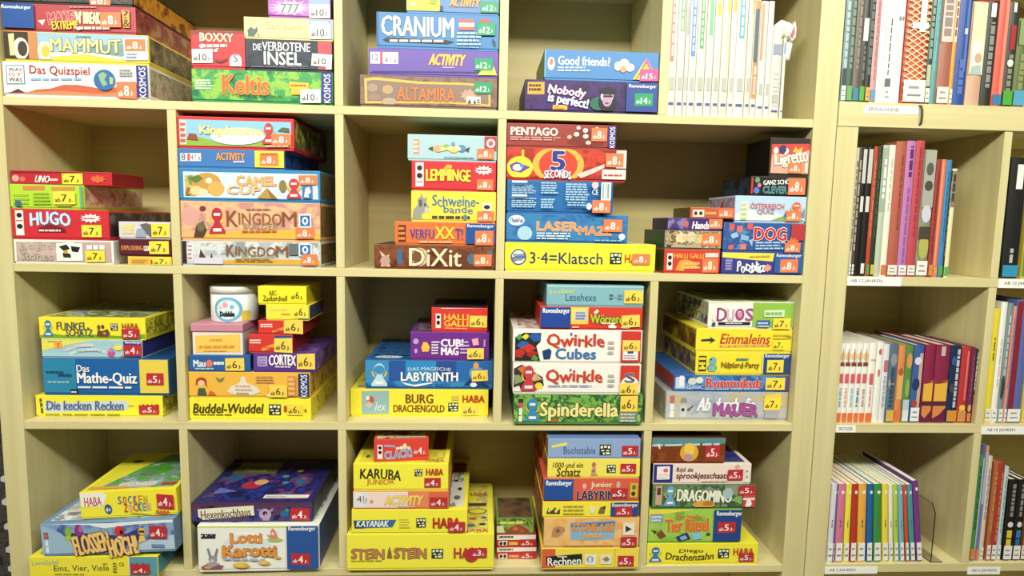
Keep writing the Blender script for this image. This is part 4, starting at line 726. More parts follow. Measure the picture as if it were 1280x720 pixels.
B(s, (370,938,262,212,370,322), 'f2e640', 'yellow box with mixed colour letters, lying turned on the tilted penguin box', [
  G([(376,264),(500,254),(530,262),(500,312),(376,318)], 'f2ece8'), t('HABA',396,276,496,312,'b43a48',bold=.02), E(532,320,22,20,'34508c'), t('4+',516,312,548,332,'f0f0f4',bold=.05)] +
  [T(c, x, y, x+22, y+32, m, bold=.06) for c, x, y, m in (('S',592,264,'3f6f9c'),('O',622,262,'c83a34'),('C',652,258,'3a7ab8'),('K',684,256,'8a5aa0'),('E',714,252,'d8903a'),('N',744,250,'c8b048'),('Z',626,292,'c83a34'),('O',654,290,'e0a0b0'),('C',682,286,'b84a4a'),('K',708,284,'3a6a98'),('E',736,280,'7ab0a8'),('N',760,278,'d89ab0'))] +
  [L(664,318,790,330,1,'d0c84a'), ST(824,240,924,298,4), L(816,300,910,324,1,'c8604a')], side='c8bc30', top='~@10/c8c838/a8b4b8/7a9a98/5aa040/b8bcc0', d=.22, yaw=2.0, dY=.012, tops=[('g',[(.05,.05),(.14,.05),(.5,.95),(.05,.95)],'e4dc3c'),('e',.56,.5,.17,.11,'4a9a34'),('e',.5,.4,.1,.06,'6a7a70'),('r',.34,.1,.72,.18,'ece8e4'),('t','SOCKEN ZOCKEN',.36,.115,.70,.165,'5a6a70'),('r',.8,.08,.96,.14,'b03a3c'),('e',.2,.75,.06,.04,'3a4a30'),('g',[(.05,.05),(.5,.05),(.45,.1),(.05,.12)],'e0a848')])

# ---- lowest row, second bay
s = Stack((220,560,4.5), 3, 'game stack in the second bay of the lowest row', *cell(1,2))
B(s, (126,806,438,428,712,676), 'f0f1ea', 'white box with a grey rabbit, orange title and blue end', [
  R(126,438,626,448,'d0dc6a'), L(145,482,230,512,2,'2a2a2a'), G([(146,512),(160,490),(176,500),(190,484),(206,496),(226,486),(226,510)], '2e2e30'),
  G([(176,572),(186,566),(204,622),(190,630)], '8a868c'), G([(240,570),(230,566),(212,622),(226,630)], '8a868c'), E(208,630,24,20,'9a969c'), E(206,640,12,9,'c8c4c8'), G([(160,690),(178,650),(240,650),(262,690)], 'a8a0a4'), G([(140,680),(170,660),(200,680),(240,660),(270,668),(250,690),(150,692)], '8a5a68'), E(178,678,20,9,'e0a04a'),
  E(555,512,46,12,'a8c85a'), G([(530,505),(534,462),(546,448),(560,462),(576,500),(560,512)], 'd88a78'), E(546,478,8,8,'f0e0d0'), G([(510,482),(530,490),(528,498)], 'c86a58'), E(400,540,130,60,'dce8ee'),
  T('Lotti',308,476,486,532,'e89a3e',bold=.1,out='b0603a',arc=.06,shadow='8a5a48'), T('Karotti',264,544,566,606,'e89a3e',bold=.1,out='b0603a',arc=.08,shadow='8a5a48'), L(272,612,560,634,1,'a8b4c4'), E(368,656,46,16,'e0b04a'), E(360,654,30,10,'ecc86a'), E(498,638,32,12,'e0b04a'), E(492,636,20,8,'ecc86a'), E(575,606,18,7,'d8b050'),
  PN(626,430,806,690,'2b559c',RV,'f0f2f6',box=(636,434,788,462)), ST(650,580,756,642,4)], side='24447c', top='~@16/c8d070/e8e8d8/3a5a90', d=.25, yaw=.8)
B(s, (90,768,312,300,438,418), '2f2c68', 'dark blue night scene box with a white title plate, atop the white rabbit box', [
  N(90,300,768,440,'~@14/221f58/3a3c80/5a3a60/1c1a48'), G([(90,312),(768,300),(768,314),(430,330),(90,330)], '5a3448'), G([(124,352),(436,324),(440,384),(150,418),(126,400)], 'e8e2cc'), T('Hexenkochhaus',140,350,420,402,'6a5a3a',bold=.04,rot=4), E(500,376,34,34,'b8a4c8'), E(500,372,14,14,'3a2a4a'), E(504,378,6,6,'e8b07a'), G([(450,346),(490,350),(480,362)], 'a894bc'), G([(516,352),(552,334),(540,362)], '9a84b0'), R(486,400,524,424,'a894bc'), E(610,370,24,20,'2a6a9a'), E(625,348,10,10,'3a9a8a'), ST(644,336,752,410,4)],
  side='~@20/2a3060/4a5a2a/3a2a50', top='~@9/1c2050/2a3a8c/20205a/6a3a70/2a6a9a', d=.25, yaw=0.3, dY=.012, tops=[('r',.56,.08,.94,.15,'e8e6dc'),('t','Hexenkochhaus',.58,.095,.75,.135,'5a5a58'),('r',.1,.62,.5,.93,'7a7c48'),('t','Hexenkoch-',.13,.80,.47,.90,'c8c478'),('t','haus',.2,.66,.4,.77,'c8c478'),('e',.38,.36,.09,.09,'a8324a'),('e',.44,.42,.06,.06,'d8a878'),('g',[(.1,.16),(.3,.22),(.12,.3)],'6a6ab0'),('e',.62,.55,.03,.03,'5aa08a'),('e',.72,.68,.03,.03,'c8a848'),('e',.66,.4,.03,.03,'3a8ac0'),('e',.8,.5,.025,.025,'b85a7a')])

# ---- lowest row, wide bay, left stack
s = Stack((420,530,3.79), 3, 'game stack at the left of the wide bay of the lowest row', *cell(2,4))
B(s, (48,748,516,528,694,692), 'f3ea48', 'broad yellow box with brown plank letters, lowest at the left of the lowest wide bay', [
  T('STEIN',68,590,226,636,'b8825a',bold=.1,out='7a4a2c',wave=.05), G([(238,634),(242,600),(250,576),(258,600),(262,634)], '8a6a4a'), T('STEIN',270,588,426,634,'b8825a',bold=.1,out='7a4a2c',wave=.05), L(68,638,230,648,1,'a8a030'), HB(450,590,504,634), t('HABA',556,586,700,634,'b8403a',bold=.05), E(640,620,34,32,'b8343a'), ST(640,588,714,632,3)], side='d8cc38', top='~@12/ece040/e4d868/c8b860/d8d0b0', d=.27, tops=[('t','HABA',.78,.02,.96,.08,'b4342c'),('r',.80,.5,.95,.56,'4a4434'),('e',.88,.4,.07,.05,'3a3a30'),('e',.88,.4,.06,.04,'e8dc40'),('e',.85,.26,.03,.02,'c8502e'),('e',.93,.28,.02,.018,'4a5a8a'),('e',.84,.14,.03,.025,'5a6a9a'),('e',.92,.16,.025,.02,'3a3a5a'),('t','HABA',.8,.7,.96,.78,'a8342c')])
B(s, (74,622,402,408,504,512), 'f3ea46', 'yellow box with a slanted dark blue title bar, on the broad yellow box', [G([(82,446),(286,446),(266,478),(88,480)], '3a6c94'), G([(86,448),(180,446),(130,480),(88,480)], '27486e'), T('KAYANAK',98,448,250,474,'f0eee8',bold=.07,shear=.15), L(298,440,352,482,4,'d0c84a'), HB(380,440,424,478), t('HABA',458,440,590,482,'b4342c',bold=.07), ST(532,458,612,502,4)], side='d8cc38', top='~@12/dcd8c0/c8c4a8/8a8a80/ece8d8/ece040', d=.30, tops=[('r',.84,.06,.96,.5,'d8d8d0'),('e',.9,.2,.03,.04,'6a6a68'),('e',.92,.36,.02,.03,'3a3a38'),('e',.88,.52,.02,.02,'2a2a28'),('r',.84,.7,.97,.9,'7a2030'),('g',[(.82,.05),(.9,.05),(.88,.12)],'8a8a80')])
B(s, (80,534,318,318,402,404), 'e2875c', 'flat orange red box fading to white at its left, beneath the top yellow box', [N(80,318,340,404,'~@5/ece8e8/dce0e4/f0d8cc'), t('4',98,340,122,368,'5a5050',bold=.0), R(128,340,132,372,'c86a50'), t('? x',138,350,178,374,'6a6060',bold=.0), T('ACTIVITY',232,338,410,382,'f0d46a',bold=.08,out='e89a6a',shear=.2), L(290,382,380,396,1,'d8b8a8'), R(440,320,534,404,'d86a48'), ST(444,346,528,392,4)], side='a85a38', d=.2)
B(s, (82,532,184,192,312,316), 'f3ea46', 'yellow box with black adventure letters, carrying a small red box', [T('KARUBA',114,212,308,258,'2c2a24',bold=.05,rot=-3,arc=.1), T('JUNIOR',144,256,276,290,'c88a3a',bold=.05,arc=-.12), HB(372,214,408,246), t('HABA',426,212,508,242,'b4342c',bold=.07), ST(418,254,496,298,4)], side='d8cc38', top='~@12/ece040/e4d840/c8bc48/dcd470', d=.28, tops=[('t','HABA',.76,.03,.95,.10,'b4342c'),('e',.12,.15,.02,.03,'4a5a28'),('r',.8,.3,.95,.9,'7a2a24')])
B(s, (182,438,82,60,190,166), 'd8463c', 'small red card box turned askew, topmost at the left of the lowest wide bay', [R(198,104,222,172,'f0e8e4'), E(210,118,8,8,'2a2020'), E(210,140,8,8,'2a2020'), L(230,98,284,116,1,'9ab0d8'), E(292,116,9,7,'f0dcc8'), E(310,112,10,8,'f0e4d0'), E(326,104,9,14,'f0e0b8'), E(344,110,9,7,'f0d8c8'), T('CLACK!',230,126,360,162,'8a9cc8',bold=.08,out='e8e4f0',rot=5), ST(362,94,432,144,4,bg='d8463c',rot=5)], side='b8b02a', left='~@20/c8c030/5a7a38/7a3a50', top='~@20/d8d048/b8b8a0/8a3a38', d=.13, yaw=6, name='card_game_box', dY=.012)

# ---- lowest row, wide bay, small pile
s = Stack((610,530,3.79), 3, 'three small card boxes in the lowest wide bay', *cell(2,4))
B(s, (40,230,580,584,638,640), 'c03a38', 'small red and white card box, bottom of the little pile of three', [R(40,580,230,604,'ece6de'), L(54,586,130,600,1,'6a6058'), R(50,612,92,636,'f0e4dc'), E(62,624,7,8,'2a2020'), E(80,624,7,8,'2a2020'), L(100,614,150,636,1,'e0a080'), ST(152,606,222,640,5)], side='8a2a28', d=.11, name='card_game_box')
B(s, (40,228,522,524,580,584), 'c03a38', 'small red and white card box, middle of the little pile of three', [R(40,522,228,548,'ece6de'), L(54,526,130,542,1,'4a4440'), R(50,552,92,578,'f0e4dc'), E(62,564,7,8,'2a2020'), E(80,564,7,8,'2a2020'), L(100,552,148,578,1,'ecc84a'), ST(152,546,222,580,5)], side='8a2a28', d=.11, name='card_game_box')
B(s, (40,218,444,448,520,522), '6f8a3e', 'small green card box with a brown heap, top of the little pile of three', [N(40,444,218,522,'~@30/5a7a38/8aa850/3f5a2c'), G([(80,520),(110,485),(150,475),(190,500),(200,520)], '9a4a30'), E(130,495,12,8,'c8704a'), E(160,505,12,8,'b85a3a'), G([(40,520),(40,480),(70,478),(80,520)], 'd8d0a0'), L(56,456,202,476,1,'d8d870')], side='4a5a2a', top='~@24/4a3a2a/6a5038', d=.11, name='card_game_box')

# ---- lowest row, wide bay, right stack
s = Stack((610,530,3.79), 3, 'game stack at the right of the wide bay of the lowest row', *cell(2,4))
B(s, (252,714,590,586,690,686), 'f0da52', 'yellow box with a black slate title and red left end, under the sand box', [R(252,590,318,690,'d8623c'), R(596,588,604,690,'e0c848'), G([(274,628),(444,614),(446,662),(278,672)], '22241f'), L(328,622,384,634,1,'d8d8d0'), T('Rechnen',282,630,440,668,'f2f2ec',bold=.05,rot=2), R(458,618,512,666,'e8e8e0'), E(482,640,16,16,'8a98a0'), t('8',474,628,490,654,'f4f4f0',bold=.05), R(530,618,584,662,'e8e0cc'), G([(540,640),(560,625),(576,640),(560,652)], '9a7a58'), ST(614,622,690,672,5)], left='~@22/b84a30/c8a048/3a4a60', side='d8b840', d=.27)
B(s, (264,716,440,448,582,582), 'eab66a', 'sand coloured box with prehistoric blue picture title, in the six box stack', [N(264,440,716,584,'~@8/e8b060/ecc080/e4a858'), G([(300,530),(306,490),(330,478),(360,485),(366,500),(346,520),(330,532)], 'b88a64'), E(330,500,10,10,'8a6248'), G([(388,462),(602,458),(598,540),(500,548),(392,544)], '8ab4d0'), G([(392,470),(600,462),(598,480),(392,486)], '4a7ab0'), T('STONE AGE',398,470,594,506,'e49a4c',bold=.08,out='b06a3a'), T('Junior',446,512,544,542,'e8a458',bold=.07,out='d8c8a0'), L(360,560,620,578,1,'d0a870'), R(636,468,692,524,'e4dcc8'), R(640,472,688,520,'ece4d4'), G([(648,480),(680,496),(650,510)], '3a3430'), ST(628,530,704,576,5)], left='~@20/b8402a/a8883c/4a5a58', side='c89048', d=.27)
B(s, (258,714,366,370,432,436), 'f3e546', 'flat yellow box with small animal cards and blue right end, in the six box stack', [G([(276,416),(284,390),(300,404),(318,388),(330,404),(342,394),(340,418)],'4a4020'), E(290,402,6,8,'d8d0a0'), E(322,404,7,8,'d8d0a0'), L(356,380,470,424,3,'a8983a'), E(494,402,12,14,'e8e0c8'), G([(520,416),(530,390),(556,384),(550,416)], '7a6a4a'), E(548,392,6,6,'4a3a28'), PN(580,370,714,436,'2a4a8e',RV,'e8ecf4',box=(586,374,708,394)), ST(602,388,682,428,5)], left='~@22/c8b840/b8402a/6a5a30', side='1c3560', d=.27)
B(s, (262,716,260,256,360,358), 'd8604a', 'red box with blue left panel and dark block letters, in the six box stack', [E(456,292,10,12,'e8b0a8'), E(616,284,10,14,'c8b8a0'), T('Junior',484,272,588,302,'f4d8b0',bold=.08,out='c83a30'), T('LABYRINTH',420,310,662,350,'34305c',bold=.07,out='f0c8a8'), R(672,276,708,338,'d8b83a'), E(690,294,10,12,'5a7a3a'), E(688,322,10,10,'3a3a28'), PN(262,260,402,362,'24509a',RV,'f0f2f8',box=(274,266,396,294)), ST(582,298,662,342,5)], left='~@18/24407a/b83a2c/c8a040', side='a83a30', d=.27)
B(s, (282,720,168,164,254,252), 'f2e262', 'pale yellow box with curly black title and tiny figure, in the six box stack', [T('1000 und ein',308,182,450,206,'4a3a20',bold=.03,shear=.1), T('Schatz',326,206,438,244,'4a3a20',bold=.03,shear=.1,out='d8c050'), E(500,190,10,10,'b8706a'), G([(486,240),(494,200),(510,204),(508,224),(520,240)], 'c89a7a'), G([(488,222),(500,212),(510,222)], '8a5a80'), HB(562,190,604,226), ST(626,184,700,228,5)], left='~@22/d8c838/b8402a/4a6a38', side='d0c048', d=.24)
B(s, (284,722,66,74,162,160), '8fa8d2', 'lavender blue box with thin dark title, topmost of the six box stack', [G([(300,98),(372,84),(376,96),(304,110)], 'e8e05a'), T('Buchstabix',358,106,510,138,'3f5288',bold=.0), HB(528,96,582,144), R(596,74,600,162,'a8bce0'), ST(634,102,712,148,5)], left='~@22/d8b838/b83a2c/3a4a50', side='6a80b0', top='6f86b8', d=.24)

# ---- lowest row, fifth bay
s = Stack((800,535,3.89), 3, 'game stack in the fifth bay of the lowest row', *cell(4,5))
B(s, (30,572,556,566,664,664), 'f3e940', 'yellow box with bouncing black title and blue award pawn, under the lime picture box', [PW(72,612,60,76,'3f7cb4'), T('Diego',186,586,304,608,'4a4420',bold=.04,arc=.12,shear=.1), T('Drachenzahn',122,606,356,640,'4a4420',bold=.04,arc=-.2,shear=.1), HB(376,588,430,632), t('HABA',450,586,550,618,'b8503a',bold=.06), ST(478,610,552,650,5)], side='c8bc30', top='f0e640', d=.27)
B(s, (36,492,390,398,546,550), '8fbf4a', 'lime picture box with orange title and dark blue end, fifth bay of the lowest row', [N(36,390,354,550,'~@8/7ab048/a4cc58/8cbc4a'), G([(36,390),(260,392),(120,412),(36,420)], 'ecd848'), R(46,412,106,452,'8a9cb0'), L(50,418,102,448,2,'d8dce4'), T('Das grosse',170,416,296,444,'dc7a3c',bold=.05,arc=.1), T('Tier Rätsel',120,436,330,492,'dc6a34',bold=.06,out='e8c060',rot=2), G([(76,500),(100,482),(124,510),(96,524)], '7a4a30'), G([(50,480),(80,490),(70,500)], '4a3a28'), G([(170,516),(226,496),(246,526),(190,546)], '2a3a60'), G([(190,516),(220,508),(230,524),(200,532)], '8aa8d8'), G([(246,500),(296,494),(300,526),(256,530)], '8ac4dc'), E(330,505,10,7,'3a5a30'), PN(354,396,492,552,'26468a',RV,'eceff6',box=(366,404,490,430)), ST(374,452,462,500,5)], left='7a9a38', side='1c3568', d=.22)
B(s, (60,560,270,280,388,394), '4a6a44', 'dark green jungle picture box with a red right end, under the cream fairytale box', [N(60,270,498,390,'~@14/2f4a34/6a8a58/3a5a48/8a9a78'), R(76,276,106,368,'c8a490'), R(82,286,100,320,'5a3a30'), PW(146,326,56,96,'6aa4cc'), T('DRAGOMINO',178,300,446,356,'eef0dc',bold=.08,out='3a4a38',rot=-2), E(310,368,54,20,'d8a448'), E(330,364,26,12,'b87a34'), E(425,318,24,26,'a8c0c4'), G([(440,350),(470,330),(496,345),(490,370)], '8aaa60'), R(500,274,560,392,'cf4a48'), R(500,340,560,350,'f0dcd8'), G([(512,380),(518,350),(536,348),(544,370),(534,382)], 'f0ece8'), ST(474,284,556,326,5)], left='2a3a28', side='a83434', d=.25)
B(s, (64,540,166,182,268,276), 'eeddd0', 'cream box with handwritten maroon title and blue left end, carrying the brown box', [R(64,166,158,274,'2c3585'), R(82,180,144,244,'f0eaf0'), E(124,200,12,10,'d86a70'), L(88,214,140,240,2,'e8d0b8'), T('Rijd de',176,188,256,214,'5a2a34',bold=.02,shear=.1), T('sprookjesschaats',176,214,430,252,'6a2430',bold=.03,shear=.15), E(470,190,12,8,'d8b0a0'), R(512,200,530,266,'e8e8e0'), E(518,214,4,6,'5a9a90'), E(520,240,4,6,'5a9a90'), L(300,250,440,262,1,'d0b8a8'), ST(424,204,498,254,5)], left='20285e', side='5a2a30', top='~@12/2a3070/3a4488/30387a', d=.22)
B(s, (50,416,42,50,134,134), '7a3b1c', 'brown box with teal waves and a golden shell, topmost of its stack', [N(50,96,416,136,'~@12/6a3016/8a4a24/7a3a1a'), G([(50,42),(416,50),(416,68),(360,74),(300,64),(240,74),(160,64),(100,74),(50,66)], '5a8a90'), L(50,64,416,76,1,'b8d4d4'), G([(76,66),(84,62),(94,80),(88,84)], 'ecd8c0'), E(236,96,46,30,'dca83c'), E(236,86,26,22,'ecc65a'), E(232,112,22,12,'b890a0'), ST(316,74,388,118,5)], side='4a2410', top='3a2a20', d=.16)

# ------------------------------------------------------------------ books
def book(zoom, xl, xr, yt, yb, zs, col, label, group, Y=0.012, d=0.17, lean=0.0, art=(), tag=None, tagh=.0, name='book', cat='book', title=None, tc='e8e4dc', pages='efe8d6', xmin=None, xmax=None, tvert=(.25,.75), soft=False):
    ox, oy, sc = zoom; P_ = lambda x, y: (ox + x/sc, oy + y/sc)
    a, b = at(*P_(xl, yb), Y), at(*P_(xr, yb), Y)
    x0, x1 = a.x, b.x - .0004
    if xmin is not None: x0 = max(x0, xmin)
    if xmax is not None: x1 = min(x1, xmax)
    if lean: x1 -= .0024
    w = max(x1 - x0, .004)
    um = P_((xl+xr)/2, yt)
    h = (at(P_((xl+xr)/2, yb)[0], um[1], Y).z - zs) if yt is not None else .24
    root = thing(name, label, cat, ((x0+x1)/2, Y, zs + .0003), group)
    if lean:
        root.rotation_euler[1] = math.radians(lean); root.location.z += abs(math.sin(math.radians(lean))) * w / 2
    cv = MB(); t_ = min(.0016, w*.18); n = 5
    # cover: two boards and a slightly rounded spine, as one profile extruded upwards
    bul = min(.003, w*.12)
    out = [(-w/2, d)] + [(-w/2, bul)] + [(-w/2 + w*k/n, bul - bul*math.sin(math.pi*k/n)) for k in range(1, n)] + [(w/2, bul), (w/2, d)]
    inn = [(w/2 - t_, d), (w/2 - t_, bul + t_), (-w/2 + t_, bul + t_), (-w/2 + t_, d)]
    def ring(m):
        pts = [(x, y, 0) for x, y in out + inn]
        cv.prism(pts, (0, 0, h), m)
    cv.recalc = True
    ring(col)
    # print on the spine
    f = Face(cv, w, h, -w/2, 0.0, 0.0002)
    for it in art:
        k = it[0]
        if k == 'r': f.flat([(w*it[1], h*it[2]), (w*it[3], h*it[2]), (w*it[3], h*it[4]), (w*it[1], h*it[4])], it[5])
        elif k == 'e': f.flat([(w*it[1] + w*it[3]*math.cos(q), h*it[2] + h*it[4]*math.sin(q)) for q in [2*math.pi*i/16 for i in range(16)]], it[5])
        elif k == 'g': f.flat([(w*p, h*q) for p, q in it[1]], it[2])
        elif k == 't': f.text(it[1], w*it[2], h*it[3], w*it[4], h*it[5], it[6], bold=.02, vert=True)
        elif k == 'h': f.text(it[1], w*it[2], h*it[3], w*it[4], h*it[5], it[6], bold=.03)
        elif k == 'l':
            rr = random.Random(int(xl*13)); q = it[2]
            while q < it[4]:
                q2 = min(it[4], q + rr.uniform(.03, .09)); f.flat([(w*it[1], h*q), (w*it[3], h*q), (w*it[3], h*q2), (w*it[1], h*q2)], it[5]); q = q2 + .015
    cv.recalc = False
    bmesh.ops.recalc_face_normals(cv.bm, faces=[ff for ff in cv.bm.faces if len(ff.verts) > 3 and abs(ff.calc_center_median().y) > -1])
    cv.build('cover', root)
    pg = MB(); pg.box((-w/2 + t_*1.05, bul + t_*1.1, .002 if not soft else 0.0004), (w/2 - t_*1.05, d - .003, h - (.003 if not soft else .0006)), pages); pg.build('page_block', root)
    if tag:
        tm_ = MB(); f.mb = tm_; f.lay += .0004
        f.flat([(w*.02, .004), (w*.98, .004), (w*.98, .004 + tagh), (w*.02, .004 + tagh)], tag)
        f.flat([(w*.2, .004 + tagh*.25), (w*.8, .004 + tagh*.25), (w*.8, .004 + tagh*.35), (w*.2, .004 + tagh*.35)], '8a8a90' if tag[0] in 'ef' else tag)
        f.flat([(w*.25, .004 + tagh*.6), (w*.7, .004 + tagh*.6), (w*.7, .004 + tagh*.72), (w*.25, .004 + tagh*.72)], '9a9aa0' if tag[0] in 'ef' else tag)
        tm_.build('spine_label', root)
    return root

# white magazines in the uppermost row
Z5 = (800, 0, 4.5); zs = zb(0) + TB/2
edges = [148,195,238,262,305,355,398,440,488,522,582,615,650,692,724,782]
WM = [('dcdbd0',[('r',.18,.42,.6,.95,'dc7a78'),('l',.3,.46,.5,.9,'f0d0cc')],'red'),
 ('dad9ce',[('r',.3,.65,.8,1,'6aa86a'),('l',.45,.66,.65,.98,'d0e4d0'),('e',.55,.92,.3,.04,'3a5a9a')],'green'),
 ('d2d2cc',[('r',.2,.62,.8,.86,'a8a8ac')],'grey'), ('dedad0',[('r',.2,.46,.75,.93,'5a8cc8'),('l',.36,.5,.6,.9,'d0e0f4')],'blue'),
 ('dad9cd',[('r',.25,.52,.7,.93,'5fa064'),('l',.4,.54,.56,.9,'d0e4d0')],'long green'), ('d0d3d0',[('r',.3,.62,.75,.98,'7ab48a'),('e',.5,.96,.25,.03,'3a62a4')],'pale green'),
 ('d4d4cc',[('e',.5,.82,.3,.06,'e0b84a'),('l',.3,.9,.7,.99,'c8a848')],'yellow spotted'), ('dcd8c4',[('e',.7,.84,.2,.07,'e4c04a'),('l',.7,.2,.85,.8,'e8d8b0')],'cream'),
 ('d8d8d2',[('e',.5,.84,.3,.05,'eab04a')],'orange spotted'), ('dcdcd4',[('r',.2,.6,.7,.93,'5ea4b4'),('l',.34,.62,.56,.9,'d0e8ec')],'teal'),
 ('dad6c8',[('e',.8,.86,.18,.08,'e8b44a')],'wide'), ('dbd6cc',[('r',.05,.15,.95,.42,'e8894a'),('r',.1,.42,.8,.82,'4a5a64'),('r',.05,.82,.95,.88,'e08a4a'),('l',.3,.18,.7,.4,'f4d0b0')],'orange and charcoal'),
 ('dadcd4',[('r',.1,.5,.45,.98,'e0906a')],'thin orange striped'), ('dadad0',[('r',.2,.5,.8,.9,'e4dcd8')],'plain tall'), ('d0d0c6',[('r',.1,.8,.9,.93,'8a94b0'),('l',.3,.1,.7,.6,'c8c8c8')],'short grey topped')]
WLAB = ['white magazine spine with a long red strip, against the upright', 'white magazine spine with a green strip and blue dot','thin off white spine with a grey strip among white magazines','white magazine spine with a long blue strip','white magazine spine with a green strip ending halfway down',
 'white magazine spine with a pale green strip at its upper half','white magazine spine with yellow spots near the top','cream spine with yellow blotch at one edge among white magazines','narrow white spine with one orange spot','white magazine spine with a teal strip',
 'wide cream white spine left of the orange and charcoal one','white spine with an orange and charcoal strip','white spine with a thin salmon stripe, right of the orange and charcoal one','plain white rounded spine, last of the tall magazines','short white spine with a grey blue top, next to the plain tall one']
for i in range(15):
    c, ar, nm = WM[i]; ar = list(ar) + [('r',.2,.085,.8,.105,'4a5a90'),('r',.25,.20,.75,.30,'b4b4ac')]
    yt = -90 if i < 12 else (5 if i < 14 else 216)
    book(Z5, edges[i], edges[i+1] - 2, yt, 652, zs, c, WLAB[i], 'white magazines in the uppermost row', Y=.008, d=.20, art=ar, name='magazine', cat='magazine', soft=True, pages='f2f0e8', xmin=4*PX + TV/2 + .001)
# last short magazine
book(Z5, 784, 800, 212, 654, zs, 'dcdbd0', 'short white spine with a blue grey patch, last on the right', 'white magazines in the uppermost row', Y=.008, d=.20, art=[('r',.1,.8,.95,.94,'8a94b4'),('r',.2,.085,.8,.105,'4a5a90')], name='magazine', cat='magazine', soft=True)
# small white plastic listening pen leaning on the magazines' end
pp = at(983, 76, .05)
pn = thing('audio_pen', 'white plastic gadget with a domed top and pink tip beside the magazines', 'gadget', (at(984, 76, .03).x, .03, zs))
def loc(u, v, y=.03): q = at(u, v, y); return q - Vector(pn.location)
bot, top_ = loc(982, 76), loc(985.5, 54)
mb = MB()
def tube(mb, pts, rads, m, n=16):
    i = mb.mi(m); prev = None
    for k, (p, r) in enumerate(zip(pts, rads)):
        dd = (pts[min(k+1, len(pts)-1)] - pts[max(k-1, 0)]).normalized(); u_ = dd.cross(Vector((0,1,0)) if abs(dd.y) < .9 else Vector((1,0,0))).normalized(); v_ = dd.cross(u_)
        ring = [mb.bm.verts.new(p + u_*r*math.cos(2*math.pi*j/n) + v_*r*math.sin(2*math.pi*j/n)) for j in range(n)]
        if prev:
            for j in range(n): f = mb.bm.faces.new([prev[j], prev[(j+1)%n], ring[(j+1)%n], ring[j]]); f.material_index = i; f.smooth = True
        else: mb.bm.faces.new(ring[::-1]).material_index = i
        prev = ring
    mb.bm.faces.new(prev).material_index = i
tube(mb, [bot, bot.lerp(top_, .05), bot.lerp(top_, .5), top_], [.006, .0078, .0080, .0085], 'e8ecec'); mb.build('handle', pn)
mb = MB(); c0, c1 = loc(971.5, 48), loc(987, 44)
tube(mb, [loc(969, 55), loc(969.6, 46), loc(972, 38), loc(977, 34), loc(982, 36), loc(985, 42), loc(986, 50)], [.009, .0135, .0150, .0150, .0145, .0125, .0090], 'eceedd'); mb.build('domed_head', pn)
mb = MB(); pa = [loc(989.5, 29), loc(991, 38), loc(990, 49), loc(985.5, 54), loc(982.5, 47), loc(985, 38)]
mb.prism([p + Vector((0,-.016,0)) for p in pa], (0, .012, 0), 'e6d8cc'); mb.recalc = True; mb.build('tip', pn)
mb = MB(); pa = [loc(988, 36), loc(988.5, 45), loc(985.5, 51), loc(983.5, 46)]
mb.prism([p + Vector((0,-.018,0)) for p in pa], (0, .002, 0), 'b0607c'); mb.recalc = True; mb.build('pink_flap', pn)

